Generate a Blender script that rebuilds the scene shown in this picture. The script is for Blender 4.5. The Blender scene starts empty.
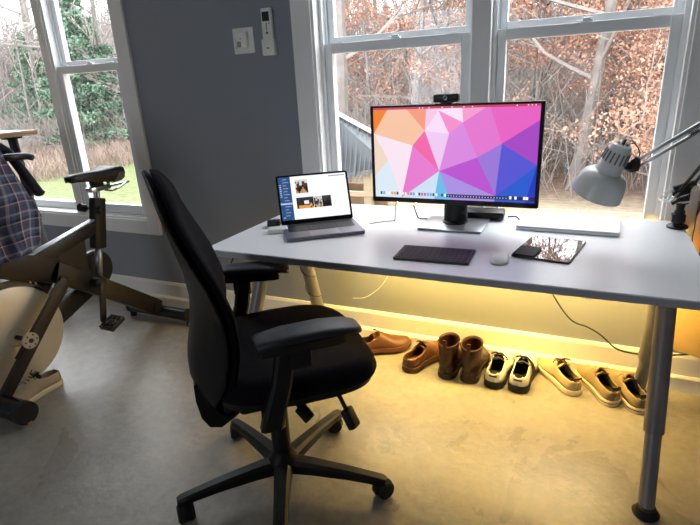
import bpy, bmesh, math, random
from mathutils import Vector, Matrix, Euler
C = bpy.context.scene.collection
PI = math.pi
SC = bpy.context.scene
SC.view_settings.view_transform = 'Standard'
SC.view_settings.look = 'None'
SC.view_settings.gamma = 1.0
SC.view_settings.use_curve_mapping = False
SC.view_settings.exposure = EXPOSURE = 0.12
WARM_EMIT = 172.0
BASE_SHIFT = (-0.035, -0.012)
SKY = 8.5
SCREEN = 0.95
LID = 24.0

# ------------------------------------------------------------------ helpers
def lin(c):
    o = []
    for v in c[:3]:
        v = v / 255.0
        o.append(v / 12.92 if v <= 0.04045 else ((v + 0.055) / 1.055) ** 2.4)
    return (o[0], o[1], o[2], 1.0)

def mat(name, rgb, rough=0.6, metal=0.0, var=0.0, scale=20.0, bump=0.0, bscale=None, rgb2=None, spec=0.5, emit=0.0, trans=0.0, coat=0.0, sheen=0.0, detail=4.0):
    m = bpy.data.materials.new(name); m.use_nodes = True
    nt = m.node_tree; b = nt.nodes['Principled BSDF']
    col = lin(rgb)
    b.inputs['Base Color'].default_value = col
    b.inputs['Roughness'].default_value = rough
    b.inputs['Metallic'].default_value = metal
    b.inputs['Specular IOR Level'].default_value = spec
    b.inputs['Coat Weight'].default_value = coat
    b.inputs['Sheen Weight'].default_value = sheen
    b.inputs['Transmission Weight'].default_value = trans
    if emit:
        b.inputs['Emission Color'].default_value = col
        b.inputs['Emission Strength'].default_value = emit
    tc = None
    if var or rgb2:
        tc = nt.nodes.new('ShaderNodeTexCoord')
        n = nt.nodes.new('ShaderNodeTexNoise'); n.inputs['Scale'].default_value = scale; n.inputs['Detail'].default_value = detail
        nt.links.new(tc.outputs['Object'], n.inputs['Vector'])
        r = nt.nodes.new('ShaderNodeValToRGB')
        c2 = lin(rgb2) if rgb2 else col
        k = 1.0 - var
        r.color_ramp.elements[0].position = 0.32; r.color_ramp.elements[1].position = 0.68
        r.color_ramp.elements[0].color = (col[0] * k, col[1] * k, col[2] * k, 1)
        k = 1.0 + var
        r.color_ramp.elements[1].color = (min(1, c2[0] * k), min(1, c2[1] * k), min(1, c2[2] * k), 1)
        nt.links.new(n.outputs['Fac'], r.inputs['Fac'])
        nt.links.new(r.outputs['Color'], b.inputs['Base Color'])
    if bump:
        if tc is None: tc = nt.nodes.new('ShaderNodeTexCoord')
        n2 = nt.nodes.new('ShaderNodeTexNoise'); n2.inputs['Scale'].default_value = bscale or scale * 4; n2.inputs['Detail'].default_value = 3
        nt.links.new(tc.outputs['Object'], n2.inputs['Vector'])
        bp = nt.nodes.new('ShaderNodeBump'); bp.inputs['Strength'].default_value = bump; bp.inputs['Distance'].default_value = 0.004
        nt.links.new(n2.outputs['Fac'], bp.inputs['Height']); nt.links.new(bp.outputs['Normal'], b.inputs['Normal'])
    return m

class MB:
    """collects shapes into one mesh object"""
    def __init__(s): s.bm = bmesh.new(); s.mi = 0
    def box(s, x0, x1, y0, y1, z0, z1, bev=0.0, seg=2, M=None):
        t = bmesh.new()
        bmesh.ops.create_cube(t, size=1.0)
        for v in t.verts:
            v.co = Vector(((x0 + x1) / 2 + v.co.x * (x1 - x0), (y0 + y1) / 2 + v.co.y * (y1 - y0), (z0 + z1) / 2 + v.co.z * (z1 - z0)))
        if bev: bmesh.ops.bevel(t, geom=list(t.edges), offset=bev, segments=seg, affect='EDGES', profile=0.5)
        return s.merge(t, M)
    def merge(s, t, M=None):
        mp = {}
        for v in t.verts:
            mp[v] = s.bm.verts.new(M @ v.co if M else v.co)
        for f in t.faces:
            try: nf = s.bm.faces.new([mp[v] for v in f.verts]); nf.material_index = s.mi
            except ValueError: pass
        t.free(); return s
    def rings(s, rings, close=True, cap=True):
        L = [[s.bm.verts.new(p) for p in r] for r in rings]
        n = len(L[0])
        for a, b in zip(L[:-1], L[1:]):
            for i in range(n if close else n - 1):
                j = (i + 1) % n
                f = s.bm.faces.new((a[i], a[j], b[j], b[i])); f.material_index = s.mi
        if cap:
            for r in (L[0][::-1], L[-1]):
                f = s.bm.faces.new(r); f.material_index = s.mi
        return s
    def tube(s, pts, r, n=10, cap=True, M=None, flat=None):
        pts = [Vector(p) for p in pts]; k = len(pts)
        rr = r if isinstance(r, (list, tuple)) else [r] * k
        t = (pts[1] - pts[0]).normalized()
        u = t.cross(Vector((0, 0, 1)))
        if u.length < 1e-3: u = t.cross(Vector((1, 0, 0)))
        u.normalize(); out = []
        for i, p in enumerate(pts):
            if i == 0: d = pts[1] - pts[0]
            elif i == k - 1: d = pts[-1] - pts[-2]
            else: d = (pts[i + 1] - p).normalized() + (p - pts[i - 1]).normalized()
            if d.length < 1e-9: d = t
            d = d.normalized(); u = (u - d * u.dot(d))
            if u.length < 1e-6: u = d.orthogonal()
            u.normalize(); w = d.cross(u)
            ring = []
            for q in range(n):
                a = 2 * PI * q / n
                co = p + (u * math.cos(a) + w * math.sin(a) * (flat or 1.0)) * rr[i]
                ring.append(M @ co if M else co)
            out.append(ring)
        return s.rings(out, True, cap)
    def lathe(s, prof, n=24, M=None, cap=True):
        out = []
        for r, z in prof:
            ring = []
            for q in range(n):
                a = 2 * PI * q / n
                co = Vector((max(r, 1e-5) * math.cos(a), max(r, 1e-5) * math.sin(a), z))
                ring.append(M @ co if M else co)
            out.append(ring)
        return s.rings(out, True, cap)
    def prism(s, outline, z0, z1, M=None, bev=0.0):
        t = bmesh.new()
        vs = [t.verts.new((x, y, z0)) for x, y in outline]
        f = t.faces.new(vs); f.normal_update()
        if f.normal.z > 0: f.normal_flip()
        r = bmesh.ops.extrude_face_region(t, geom=[f])
        for v in [g for g in r['geom'] if isinstance(g, bmesh.types.BMVert)]: v.co.z = z1
        if bev: bmesh.ops.bevel(t, geom=[e for e in t.edges if abs(e.verts[0].co.z - e.verts[1].co.z) < 1e-6], offset=bev, segments=2, affect='EDGES')
        return s.merge(t, M)
    def poly(s, pts, M=None):
        f = s.bm.faces.new([s.bm.verts.new(M @ Vector(p) if M else Vector(p)) for p in pts]); f.material_index = s.mi; return s
    def build(s, name, m, parent=None, smooth=None, mods=None, loc=None, fix=True):
        if fix: bmesh.ops.recalc_face_normals(s.bm, faces=s.bm.faces)
        me = bpy.data.meshes.new(name); s.bm.to_mesh(me); s.bm.free()
        for q in (m if isinstance(m, (list, tuple)) else [m]): me.materials.append(q)
        o = bpy.data.objects.new(name, me); C.objects.link(o)
        if parent: o.parent = parent
        if loc: o.location = loc
        if smooth is not None:
            for p in me.polygons: p.use_smooth = True
            if smooth < 180: me.set_sharp_from_angle(angle=math.radians(smooth))
        return o

def tag(o, label=None, cat=None, group=None, kind=None):
    if label: o['label'] = label
    if cat: o['category'] = cat
    if group: o['group'] = group
    if kind: o['kind'] = kind
    return o
def thing(name, label, cat, loc=(0, 0, 0), rz=0.0, group=None):
    o = bpy.data.objects.new(name, None); C.objects.link(o)
    o.empty_display_size = 0.05
    o.location = loc; o.rotation_euler = (0, 0, rz)
    return tag(o, label, cat, group)
def rrect(x0, x1, y0, y1, r, n=8):
    out = []
    for cx, cy, a0 in ((x1 - r, y1 - r, 0), (x0 + r, y1 - r, 90), (x0 + r, y0 + r, 180), (x1 - r, y0 + r, 270)):
        for k in range(n + 1):
            a = math.radians(a0 + 90 * k / n); out.append((cx + r * math.cos(a), cy + r * math.sin(a)))
    return out
def frame(o, x, y=None, z=None):
    """matrix with given local axes (z = x cross y when left out)"""
    x = Vector(x).normalized()
    if z is None: y = Vector(y); z = x.cross(y).normalized(); y = z.cross(x)
    return Matrix(((x[0], y[0], z[0], o[0]), (x[1], y[1], z[1], o[1]), (x[2], y[2], z[2], o[2]), (0, 0, 0, 1)))
def along(p, q):
    """matrix at p with local z pointing to q"""
    z = (Vector(q) - Vector(p)).normalized(); x = z.orthogonal().normalized(); y = z.cross(x)
    return frame(p, x, y, z)
def smoothpts(pts, n=6):
    """Catmull-Rom through the points"""
    P = [Vector(p) for p in pts]; P = [P[0] * 2 - P[1]] + P + [P[-1] * 2 - P[-2]]; out = []
    for i in range(1, len(P) - 2):
        a, b, c, d = P[i - 1], P[i], P[i + 1], P[i + 2]
        for k in range(n):
            t = k / n
            out.append(0.5 * ((2 * b) + (c - a) * t + (2 * a - 5 * b + 4 * c - d) * t * t + (3 * b - a - 3 * c + d) * t ** 3))
    out.append(P[-2]); return out
def bar(mb, p, q, w, h, up=(0, 0, 1), bev=0.004):
    """square bar from p to q, w wide, h high"""
    p = Vector(p); q = Vector(q); d = (q - p); L = d.length; d.normalize()
    y = Vector(up).cross(d).normalized(); z = d.cross(y)
    return mb.box(0, L, -w / 2, w / 2, -h / 2, h / 2, bev, 2, frame(p, d, y, z))

# ------------------------------------------------------------------ camera (solved from the desk, window and baseboard lines)
cam = bpy.data.cameras.new('camera'); cam.sensor_width = 36; cam.lens = 36 * 514.9 / 700; cam.clip_start = 0.05; cam.clip_end = 300
co = bpy.data.objects.new('camera', cam); C.objects.link(co)
R = ((0.9106, -0.4026, -0.0932), (0.4104, 0.8544, 0.3186), (-0.0486, -0.3284, 0.9433))
cp = (0.73402, -2.25532, 1.28109)
rt = Vector((R[0][0], R[1][0], R[2][0])).normalized(); fw = Vector((R[0][1], R[1][1], R[2][1])); fw = (fw - rt * fw.dot(rt)).normalized(); up = rt.cross(fw)
co.matrix_world = frame(cp, rt, up, -fw)
SC.camera = co

# ------------------------------------------------------------------ materials
def wall_paint(name, rgb):
    return mat(name, rgb, 0.75, var=0.02, scale=3, bump=0.06, bscale=220)
M = {}
M['wall'] = wall_paint('wall_paint_blue_grey', (139, 144, 154))
M['ceil'] = wall_paint('ceiling_paint', (205, 205, 203))
M['trim'] = mat('trim_white_paint', (236, 236, 236), 0.45, var=0.02, scale=6)
M['vinyl'] = mat('window_vinyl', (236, 239, 242), 0.35, var=0.01, scale=5)
M['desk'] = mat('desk_white_laminate', (236, 239, 244), 0.30, var=0.008, scale=60, spec=0.7)
M['deskedge'] = mat('desk_grey_edge', (168, 170, 178), 0.5)
M['legmetal'] = mat('leg_silver_grey', (128, 126, 128), 0.45, metal=0.25, var=0.02, scale=30)
M['black'] = mat('black_plastic', (22, 22, 24), 0.42, bump=0.04, bscale=600)
M['blackgloss'] = mat('black_gloss', (10, 10, 12), 0.12)
M['rubber'] = mat('black_rubber', (18, 18, 18), 0.7)
M['chairfab'] = mat('chair_fabric', (11, 10, 17), 0.95, var=0.15, scale=400, bump=0.25, bscale=900, spec=0.15)
M['chairplastic'] = mat('chair_plastic', (11, 11, 12), 0.48, spec=0.35, bump=0.05, bscale=500)
M['armpad'] = mat('arm_pad', (26, 28, 38), 0.5, bump=0.05, bscale=700)
M['silver'] = mat('brushed_silver', (196, 197, 200), 0.34, metal=0.85, var=0.02, scale=90)
M['lightalu'] = mat('pale_aluminium', (226, 227, 230), 0.4, metal=0.25, var=0.01, scale=90)
M['spacegrey'] = mat('space_grey_aluminium', (122, 120, 132), 0.4, metal=0.7, var=0.02, scale=90)
M['chrome'] = mat('chrome', (215, 215, 215), 0.15, metal=1.0)
M['white'] = mat('white_plastic', (232, 232, 230), 0.35)
M['cardboard'] = mat('cardboard', (176, 132, 84), 0.85, var=0.05, scale=14, bump=0.08)
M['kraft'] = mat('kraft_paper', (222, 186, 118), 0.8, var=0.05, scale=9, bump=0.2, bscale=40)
# ------------------------------------------------------------------ special materials
def glass_mat():
    m = bpy.data.materials.new('window_glass'); m.use_nodes = True; nt = m.node_tree
    nt.nodes.clear(); o = nt.nodes.new('ShaderNodeOutputMaterial')
    t = nt.nodes.new('ShaderNodeBsdfTransparent'); t.inputs[0].default_value = (0.95, 0.96, 0.96, 1)
    g = nt.nodes.new('ShaderNodeBsdfGlossy'); g.inputs['Roughness'].default_value = 0.01
    f0 = nt.nodes.new('ShaderNodeFresnel'); f0.inputs[0].default_value = 1.3
    ge = nt.nodes.new('ShaderNodeNewGeometry'); f = nt.nodes.new('ShaderNodeMixRGB'); f.inputs[2].default_value = (0.02, 0.02, 0.02, 1)
    nt.links.new(ge.outputs['Backfacing'], f.inputs[0]); nt.links.new(f0.outputs[0], f.inputs[1])
    mx = nt.nodes.new('ShaderNodeMixShader')
    nt.links.new(f.outputs[0], mx.inputs[0]); nt.links.new(t.outputs[0], mx.inputs[1]); nt.links.new(g.outputs[0], mx.inputs[2]); nt.links.new(mx.outputs[0], o.inputs[0])
    return m
M['glass'] = glass_mat()
def floor_mat():
    m = bpy.data.materials.new('polished_concrete'); m.use_nodes = True; nt = m.node_tree; b = nt.nodes['Principled BSDF']
    tc0 = nt.nodes.new('ShaderNodeTexCoord'); mp = nt.nodes.new('ShaderNodeMapping'); mp.inputs['Location'].default_value = (13.3, 4.7, 0.4); nt.links.new(tc0.outputs['Object'], mp.inputs['Vector'])
    def noise(sc, det, rough=0.6, dist=0.0):
        n = nt.nodes.new('ShaderNodeTexNoise'); n.inputs['Scale'].default_value = sc; n.inputs['Detail'].default_value = det; n.inputs['Roughness'].default_value = rough; n.inputs['Distortion'].default_value = dist
        nt.links.new(mp.outputs[0], n.inputs['Vector']); return n
    def ramp(src, a, ca, bb, cb):
        r = nt.nodes.new('ShaderNodeValToRGB'); e = r.color_ramp.elements
        e[0].position = a; e[0].color = ca; e[1].position = bb; e[1].color = cb
        nt.links.new(src, r.inputs['Fac']); return r
    big = noise(1.6, 5, 0.6, 0.6); fine = noise(26, 6, 0.7); spots = noise(34, 2, 0.5, 0.3)
    r1 = ramp(big.outputs['Fac'], 0.36, lin((134, 130, 125)), 0.64, lin((154, 150, 143)))
    r2 = ramp(fine.outputs['Fac'], 0.35, (0.80, 0.80, 0.80, 1), 0.62, (1.05, 1.05, 1.05, 1))
    r3 = ramp(spots.outputs['Fac'], 0.22, (0.85, 0.84, 0.83, 1), 0.28, (1, 1, 1, 1))
    mu = nt.nodes.new('ShaderNodeMixRGB'); mu.blend_type = 'MULTIPLY'; mu.inputs[0].default_value = 1
    nt.links.new(r1.outputs[0], mu.inputs[1]); nt.links.new(r2.outputs[0], mu.inputs[2])
    m2 = nt.nodes.new('ShaderNodeMixRGB'); m2.blend_type = 'MULTIPLY'; m2.inputs[0].default_value = 1
    nt.links.new(mu.outputs[0], m2.inputs[1]); nt.links.new(r3.outputs[0], m2.inputs[2])
    nt.links.new(m2.outputs[0], b.inputs['Base Color'])
    rr = ramp(big.outputs['Fac'], 0.3, (0.22, 0.22, 0.22, 1), 0.7, (0.42, 0.42, 0.42, 1)); nt.links.new(rr.outputs[0], b.inputs['Roughness'])
    bp = nt.nodes.new('ShaderNodeBump'); bp.inputs['Strength'].default_value = 0.35; bp.inputs['Distance'].default_value = 0.004
    ad = nt.nodes.new('ShaderNodeMath'); ad.operation = 'ADD'
    bn = noise(11, 4, 0.55, 0.8)
    nt.links.new(bn.outputs['Fac'], ad.inputs[0]); nt.links.new(fine.outputs['Fac'], ad.inputs[1]); nt.links.new(ad.outputs[0], bp.inputs['Height'])
    nt.links.new(bp.outputs['Normal'], b.inputs['Normal'])
    return m
M['floor'] = floor_mat()

# ------------------------------------------------------------------ room shell
XL, XR, YF, HC = -3.7, 2.1, -4.9, 2.75
ZB, ZT = 0.557, 2.42            # window openings
O1 = (-3.40, -1.655); O2 = (-0.454, 1.022); WT = 0.16
def struct(o): o['kind'] = 'structure'; return o
struct(MB().box(XL - 0.12, XR + 0.12, YF - 0.12, WT, -0.15, 0).build('floor', M['floor']))
struct(MB().box(XL - 0.12, XR + 0.12, YF - 0.12, WT, HC, HC + 0.12).build('ceiling', M['ceil']))
wb = MB()
for x0, x1, z0, z1 in ((XL - .12, XR + .12, 0, ZB), (XL - .12, XR + .12, ZT, HC), (XL - .12, O1[0], ZB, ZT), (O1[1], O2[0], ZB, ZT), (O2[1], XR + .12, ZB, ZT)):
    wb.box(x0, x1, 0, WT, z0, z1)
struct(wb.build('wall_back', M['wall']))
struct(MB().box(XL - 0.12, XL, YF, 0, 0, HC).build('wall_left', M['wall']))
struct(MB().box(XR, XR + 0.12, YF, 0, 0, HC).build('wall_right', M['wall']))
O3 = (-1.7, -0.8); wf = MB()                      # unseen wall behind the viewer; its window is added for fill light
for x0, x1, z0, z1 in ((XL - .12, XR + .12, 0, 0.9), (XL - .12, XR + .12, 2.2, HC), (XL - .12, O3[0], 0.9, 2.2), (O3[1], XR + .12, 0.9, 2.2)):
    wf.box(x0, x1, YF - 0.12, YF, z0, z1)
struct(wf.build('wall_front', M['wall']))
# two-step baseboard: lower board and thinner cap board, with butt joints
def base_profile(): return [(0, 0), (-0.030, 0), (-0.030, 0.060), (-0.022, 0.070), (-0.017, 0.073), (-0.017, 0.150), (-0.010, 0.163), (0, 0.163)]
bb = MB()
for x0, x1 in ((XL, -2.0), (-1.9985, 0.1), (0.1015, XR)):
    bb.rings([[(x0, y, z) for y, z in base_profile()], [(x1, y, z) for y, z in base_profile()]])
struct(bb.build('baseboard_back', M['trim']))
bb = MB(); bb.rings([[(XL - y, YF, z) for y, z in base_profile()], [(XL - y, -0.03, z) for y, z in base_profile()]]); struct(bb.build('baseboard_left', M['trim']))
bb = MB(); bb.rings([[(XR + y, YF, z) for y, z in base_profile()], [(XR + y, -0.03, z) for y, z in base_profile()]]); struct(bb.build('baseboard_right', M['trim']))

# picture-frame casings, reveals and the mullion boards between the window units
def casing(name, O, mull, w=0.09):
    x0, x1 = O; b = MB(); e = 0.002
    b.box(x0 - w, x0, -0.02, 0, ZB - w, ZT + w, 0.003); b.box(x1, x1 + w, -0.02, 0, ZB - w, ZT + w, 0.003)
    b.box(x0, x1, -0.02, 0, ZT, ZT + w, 0.003); b.box(x0, x1, -0.02, 0, ZB - w, ZB, 0.003)
    # reveal boards lining the opening
    b.box(x0, x0 + 0.012, -0.012, WT, ZB, ZT); b.box(x1 - 0.012, x1, -0.012, WT, ZB, ZT)
    b.box(x0 + .012, x1 - .012, -0.012, WT, ZB, ZB + 0.012); b.box(x0 + .012, x1 - .012, -0.012, WT, ZT - 0.012, ZT)
    for m0, m1 in mull:
        b.box(m0, m1, -0.004, 0.075 if O[0] < -3 else WT, ZB + 0.012, ZT - 0.012, 0.002)
    struct(b.build(name, M['trim']))
casing('trim_1', O1, [(-2.275, -2.215)], 0.088)
casing('trim_2', O2, [(0.262, 0.337)], 0.10)

def sash(b, x0, x1, z0, z1, y0, y1, w=0.042, top=None, bot=None):
    top = top or w; bot = bot or w
    b.box(x0, x0 + w, y0, y1, z0, z1, 0.003); b.box(x1 - w, x1, y0, y1, z0, z1, 0.003)
    b.box(x0 + w, x1 - w, y0, y1, z0, z0 + bot, 0.003); b.box(x0 + w, x1 - w, y0, y1, z1 - top, z1, 0.003)
def double_hung(name, x0, x1, yo=0.0):
    z0, z1 = ZB + 0.012, ZT - 0.012; RZ = 1.414
    fr = MB()                                        # fixed jamb liners with the slide tracks, sloped sill
    for s, xx in ((1, x0), (-1, x1)):
        for k, (ya, yb, d) in enumerate(((0.035 + yo, 0.042 + yo, 0.018), (0.086 + yo, 0.092 + yo, 0.018), (0.131 + yo, 0.155 + yo, 0.020))):
            if yo and s > 0 and k == 2: continue
            fr.box(min(xx, xx + s * d), max(xx, xx + s * d), ya, yb, z0, z1)
        fr.box(min(xx, xx + s * 0.005), max(xx, xx + s * 0.005), 0.036 + yo, (0.15 + yo) if not (yo and s > 0) else 0.10, z0, z1)
        fr.box(min(xx, xx + s * 0.013), max(xx, xx + s * 0.013), 0.108 + yo, 0.112 + yo, RZ + 0.08, z1)
    fr.box(x0 + .02, x1 - .02, 0.036 + yo, 0.155 + yo, z0, z0 + 0.012)
    o = struct(fr.build(name, M['vinyl']))
    lo = MB(); sash(lo, x0 + 0.008, x1 - 0.008, z0 + 0.013, RZ + 0.042, 0.046 + yo, 0.082 + yo, 0.045, 0.042, 0.055)
    l = lo.build('lower_sash', M['vinyl'], o)
    g = MB().box(x0 + .052, x1 - .052, 0.062 + yo, 0.066 + yo, z0 + .067, RZ + 0.001).build('pane', M['glass'], l)
    up_ = MB(); sash(up_, x0 + 0.008, x1 - 0.008, RZ + 0.005, z1 - 0.002, 0.095 + yo, 0.128 + yo, 0.040, 0.04, 0.066)
    u = up_.build('upper_sash', M['vinyl'], o)
    MB().box(x0 + .047, x1 - .047, 0.110 + yo, 0.114 + yo, RZ + .070, z1 - .041).build('pane', M['glass'], u)
    lk = MB(); xm = (x0 + x1) / 2
    lk.box(xm - .03, xm + .03, 0.056 + yo, 0.080 + yo, RZ + .042, RZ + .050, 0.003); lk.box(xm - .008, xm + .024, 0.050 + yo, 0.064 + yo, RZ + .050, RZ + .058, 0.003)
    lk.build('sash_lock', M['vinyl'], l)
    t = MB()
    for xx in (x0 + .09, x1 - .09): t.box(xx - .018, xx + .018, 0.050 + yo, 0.058 + yo, RZ + .042, RZ + .046, 0.001)
    t.build('tilt_latch', M['vinyl'], l)
double_hung('window_2', -2.215, -1.667, -0.030)
double_hung('window_3', -0.442, 0.262)
double_hung('window_4', 0.337, 1.010)
w1 = MB(); sash(w1, -3.388, -2.275, ZB + .012, ZT - .012, 0.07, 0.125, 0.05)
w1o = struct(w1.build('window_1', M['vinyl']))
MB().box(-3.339, -2.324, 0.096, 0.100, ZB + .061, ZT - .061).build('pane', M['glass'], w1o)

w5 = MB(); sash(w5, O3[0], O3[1], 0.9, 2.2, YF - .09, YF - .04, 0.06)  # sash and pane of the unseen window added to let in fill light
w5o = struct(w5.build('added_fill_window', M['vinyl']))
MB().box(O3[0] + .05, O3[1] - .05, YF - .067, YF - .063, 0.95, 2.15).build('pane', M['glass'], w5o)

# ------------------------------------------------------------------ daylight: overcast sky, no sun
w = bpy.data.worlds.new('overcast_sky'); SC.world = w; w.use_nodes = True; nt = w.node_tree; bg = nt.nodes['Background']
tc = nt.nodes.new('ShaderNodeTexCoord'); n = nt.nodes.new('ShaderNodeTexNoise'); n.inputs['Scale'].default_value = 2.2; n.inputs['Detail'].default_value = 4
r = nt.nodes.new('ShaderNodeValToRGB'); r.color_ramp.elements[0].color = (0.86, 0.91, 1.0, 1); r.color_ramp.elements[1].color = (1.0, 1.0, 1.0, 1)
r.color_ramp.elements[0].position = 0.35; r.color_ramp.elements[1].position = 0.65
nt.links.new(tc.outputs['Generated'], n.inputs['Vector']); nt.links.new(n.outputs['Fac'], r.inputs['Fac']); nt.links.new(r.outputs['Color'], bg.inputs['Color'])
bg.inputs['Strength'].default_value = SKY
L = bpy.data.lights.new('portal_rear', 'AREA'); L.shape = 'RECTANGLE'; L.size = O3[1] - O3[0]; L.size_y = 1.3; L.cycles.is_portal = True
o = bpy.data.objects.new('portal_rear', L); C.objects.link(o); o.location = ((O3[0] + O3[1]) / 2, YF - .13, 1.55); o.rotation_euler = (PI / 2, 0, 0)
for nm, O in (('portal_left', O1), ('portal_centre', O2)):     # sampling portals in the window openings (they emit nothing themselves)
    L = bpy.data.lights.new(nm, 'AREA'); L.shape = 'RECTANGLE'; L.size = O[1] - O[0]; L.size_y = ZT - ZB; L.cycles.is_portal = True
    o = bpy.data.objects.new(nm, L); C.objects.link(o); o.location = ((O[0] + O[1]) / 2, WT + .01, (ZB + ZT) / 2); o.rotation_euler = (-PI / 2, 0, 0)
# ------------------------------------------------------------------ desk: 160 x 80 white top on two A-shaped pairs of telescopic legs
DX, DY, DA, DZ = -0.529, -0.835, math.radians(-0.36), 0.73
desk = thing('desk', 'large white desk with rounded corners on slanted silver legs', 'desk', (DX, DY, 0), DA)
top = MB().prism(rrect(0, 1.6, 0, 0.805, 0.055), DZ - 0.0245, DZ, bev=0.0015).build('desktop', M['desk'], desk, 40)
edge = MB(); ol = rrect(-0.0006, 1.6006, -0.0006, 0.8056, 0.0556)
edge.rings([[(x, y, DZ - 0.0235) for x, y in ol], [(x, y, DZ - 0.0035) for x, y in ol]], cap=False).build('edge_band', M['deskedge'], top, 40)
for nm, (a, b, u) in {'l': ((0.045, 0.375, 0.70), (0.00, 0.065, 0), 1), 'm': ((0.145, 0.435, 0.70), (0.075, 0.748, 0), 1), 'r': ((1.53, 0.405, 0.70), (1.522, 0.057, 0), 1), 's': ((1.53, 0.44, 0.70), (1.538, 0.75, 0), 1)}.items():
    a = Vector(a); b = Vector(b); j = a.lerp(b, 0.69); e = a.lerp(b, 0.985)
    lg = MB(); lg.tube([a, a.lerp(b, 0.685), j], [0.029, 0.029, 0.0275], 20)
    lg = lg.build('leg', M['legmetal'], desk, 40)
    MB().tube([j - (b - a) * 0.02, e], [0.0235, 0.0235], 20).build('inner_tube', M['legmetal'], lg, 40)
    MB().lathe([(0.0, 0.0), (0.036, 0.0), (0.038, 0.005), (0.030, 0.012), (0.026, 0.026), (0.0, 0.026)], 24, Matrix.Translation((b.x, b.y, 0.0))).build('foot_pad', M['rubber'], lg, 40)
fr = MB(); fr.box(0.03, 0.20, 0.33, 0.48, 0.6945, 0.7045, 0.003); fr.box(1.46, 1.58, 0.34, 0.50, 0.6945, 0.7045, 0.003); fr.box(0.19, 1.47, 0.36, 0.40, 0.668, 0.7045, 0.004); fr.box(0.19, 1.47, 0.46, 0.50, 0.668, 0.7045, 0.004)
fr.build('under_frame', M['legmetal'], desk, 40)

# ------------------------------------------------------------------ LED light bar screwed under the desktop: the warm light on the floor and wall
bar_o = thing('under_desk_light', 'warm LED light bar fixed to the underside of the white desk', 'lamp', (0.36, -0.160, 0.705))
h_ = MB(); h_.box(-0.62, 0.62, -0.028, 0.028, -0.022, -0.0006, 0.002); h_.box(-0.62, 0.62, -0.031, -0.0285, -0.052, -0.0006); h_.build('housing', M['white'], bar_o, 40)  # second box: unseen lip added to keep the bar's light off the front floor
M['led'] = mat('warm_led', (255, 210, 112), 0.5, emit=WARM_EMIT)
MB().box(-0.61, 0.61, -0.020, 0.020, -0.0265, -0.0225, 0.001).build('diffuser', M['led'], bar_o)

# ------------------------------------------------------------------ monitor
mon = thing('monitor', 'large black bezel monitor showing a colourful low poly wallpaper', 'monitor', (0.276, -0.30, DZ + 0.0005), math.radians(-0.2))
PB = MB().box(-0.3135, 0.3135, -0.072, -0.052, 0.1000, 0.4655, 0.003); PB.box(-0.24, 0.24, -0.052, -0.012, 0.15, 0.43, 0.012, 3)
panel = PB.build('panel', M['black'], mon, 40)
# wallpaper: triangles read off the photo in photo pixels inside the screen's four corners, mapped to screen units
W_, H_ = 0.300, 0.3375
QC = ((376.3, 109.5), (540.3, 104.7), (533.3, 201.6), (376.6, 196.3))          # tl tr br bl
def unit(px, py):
    """inverse of the projective map unit square -> screen corners"""
    (x0, y0), (x1, y1), (x2, y2), (x3, y3) = QC
    dx1, dx2, dx3 = x1 - x2, x3 - x2, x0 - x1 + x2 - x3; dy1, dy2, dy3 = y1 - y2, y3 - y2, y0 - y1 + y2 - y3
    dt = dx1 * dy2 - dx2 * dy1; g = (dx3 * dy2 - dx2 * dy3) / dt; h = (dx1 * dy3 - dx3 * dy1) / dt
    A = Matrix(((x1 - x0 + g * x1, x3 - x0 + h * x3, x0), (y1 - y0 + g * y1, y3 - y0 + h * y3, y0), (g, h, 1))).inverted()
    v = A @ Vector((px, py, 1)); return v[0] / v[2], v[1] / v[2]
V = dict(TL=(0, 0), TR=(1, 0), BL=(0, 1), BR=(1, 1))
for k, p in dict(a=(391.4, 110.4), d=(407.9, 109.2), e=(428.9, 108.3), f=(426.9, 131.4), g=(414.6, 145.7), h=(440.7, 111.4), i=(450.7, 134.3), j=(464, 107.5), k=(464.6, 123.2), m=(440.3, 170.7), o=(390, 160),
                 r=(502.1, 143.6), x=(490.7, 108), t=(477.9, 157.1), v=(495, 195)).items(): V[k] = unit(*p)
for k, p in dict(b=(376.4, 134.3), p=(377.9, 176.4)).items(): V[k] = (0.0, unit(*p)[1])
for k, p in dict(s=(539.3, 120.7), u=(535.7, 164.5)).items(): V[k] = (1.0, unit(*p)[1])
for k, p in dict(n=(402.4, 196), q=(435, 198), w=(450.5, 198), y=(524, 200), z=(494, 200)).items(): V[k] = (unit(*p)[0], 1.0)
for k in 'adehjx':
    if k in 'adejx': V[k] = (V[k][0], 0.0)
TRI = [('TL a b', (236, 126, 32)), ('a d f g b', (243, 192, 160)), ('d e f', (240, 150, 122)), ('e h f', (240, 196, 226)), ('e j h', (246, 206, 232)), ('h i f', (246, 216, 242)), ('f i m', (236, 198, 238)),
       ('h j k', (252, 222, 242)), ('h k i', (238, 140, 200)), ('f m g', (238, 100, 168)), ('g m n', (228, 122, 204)), ('b g n o', (246, 226, 238)), ('b o p', (238, 214, 196)), ('o n BL p', (218, 232, 243)),
       ('m q n', (204, 222, 242)), ('m w q', (104, 186, 230)), ('m v z w', (168, 142, 224)), ('m t v', (184, 82, 204)), ('i k t m', (214, 134, 220)), ('k x r t', (224, 116, 204)), ('j x k', (240, 152, 204)),
       ('x TR s r', (228, 96, 192)), ('r s u', (164, 70, 192)), ('r u v', (86, 84, 208)), ('t r v', (152, 118, 214)), ('v u y z', (42, 90, 204)), ('u BR y', (36, 56, 188))]
sm = []; sb = MB()
yS = -0.0728
def scr(u, v, lift=0): return (-W_ + 2 * W_ * u, yS - lift, 0.4572 - H_ * v)
for k, (ids, rgb) in enumerate(TRI):
    sm.append(mat('screen_colour', rgb, 0.35, emit=SCREEN)); sm[-1].node_tree.nodes['Principled BSDF'].inputs['Base Color'].default_value = (0.01, 0.01, 0.01, 1)
    sb.mi = k; sb.poly([scr(*V[q]) for q in ids.split()])
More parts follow.
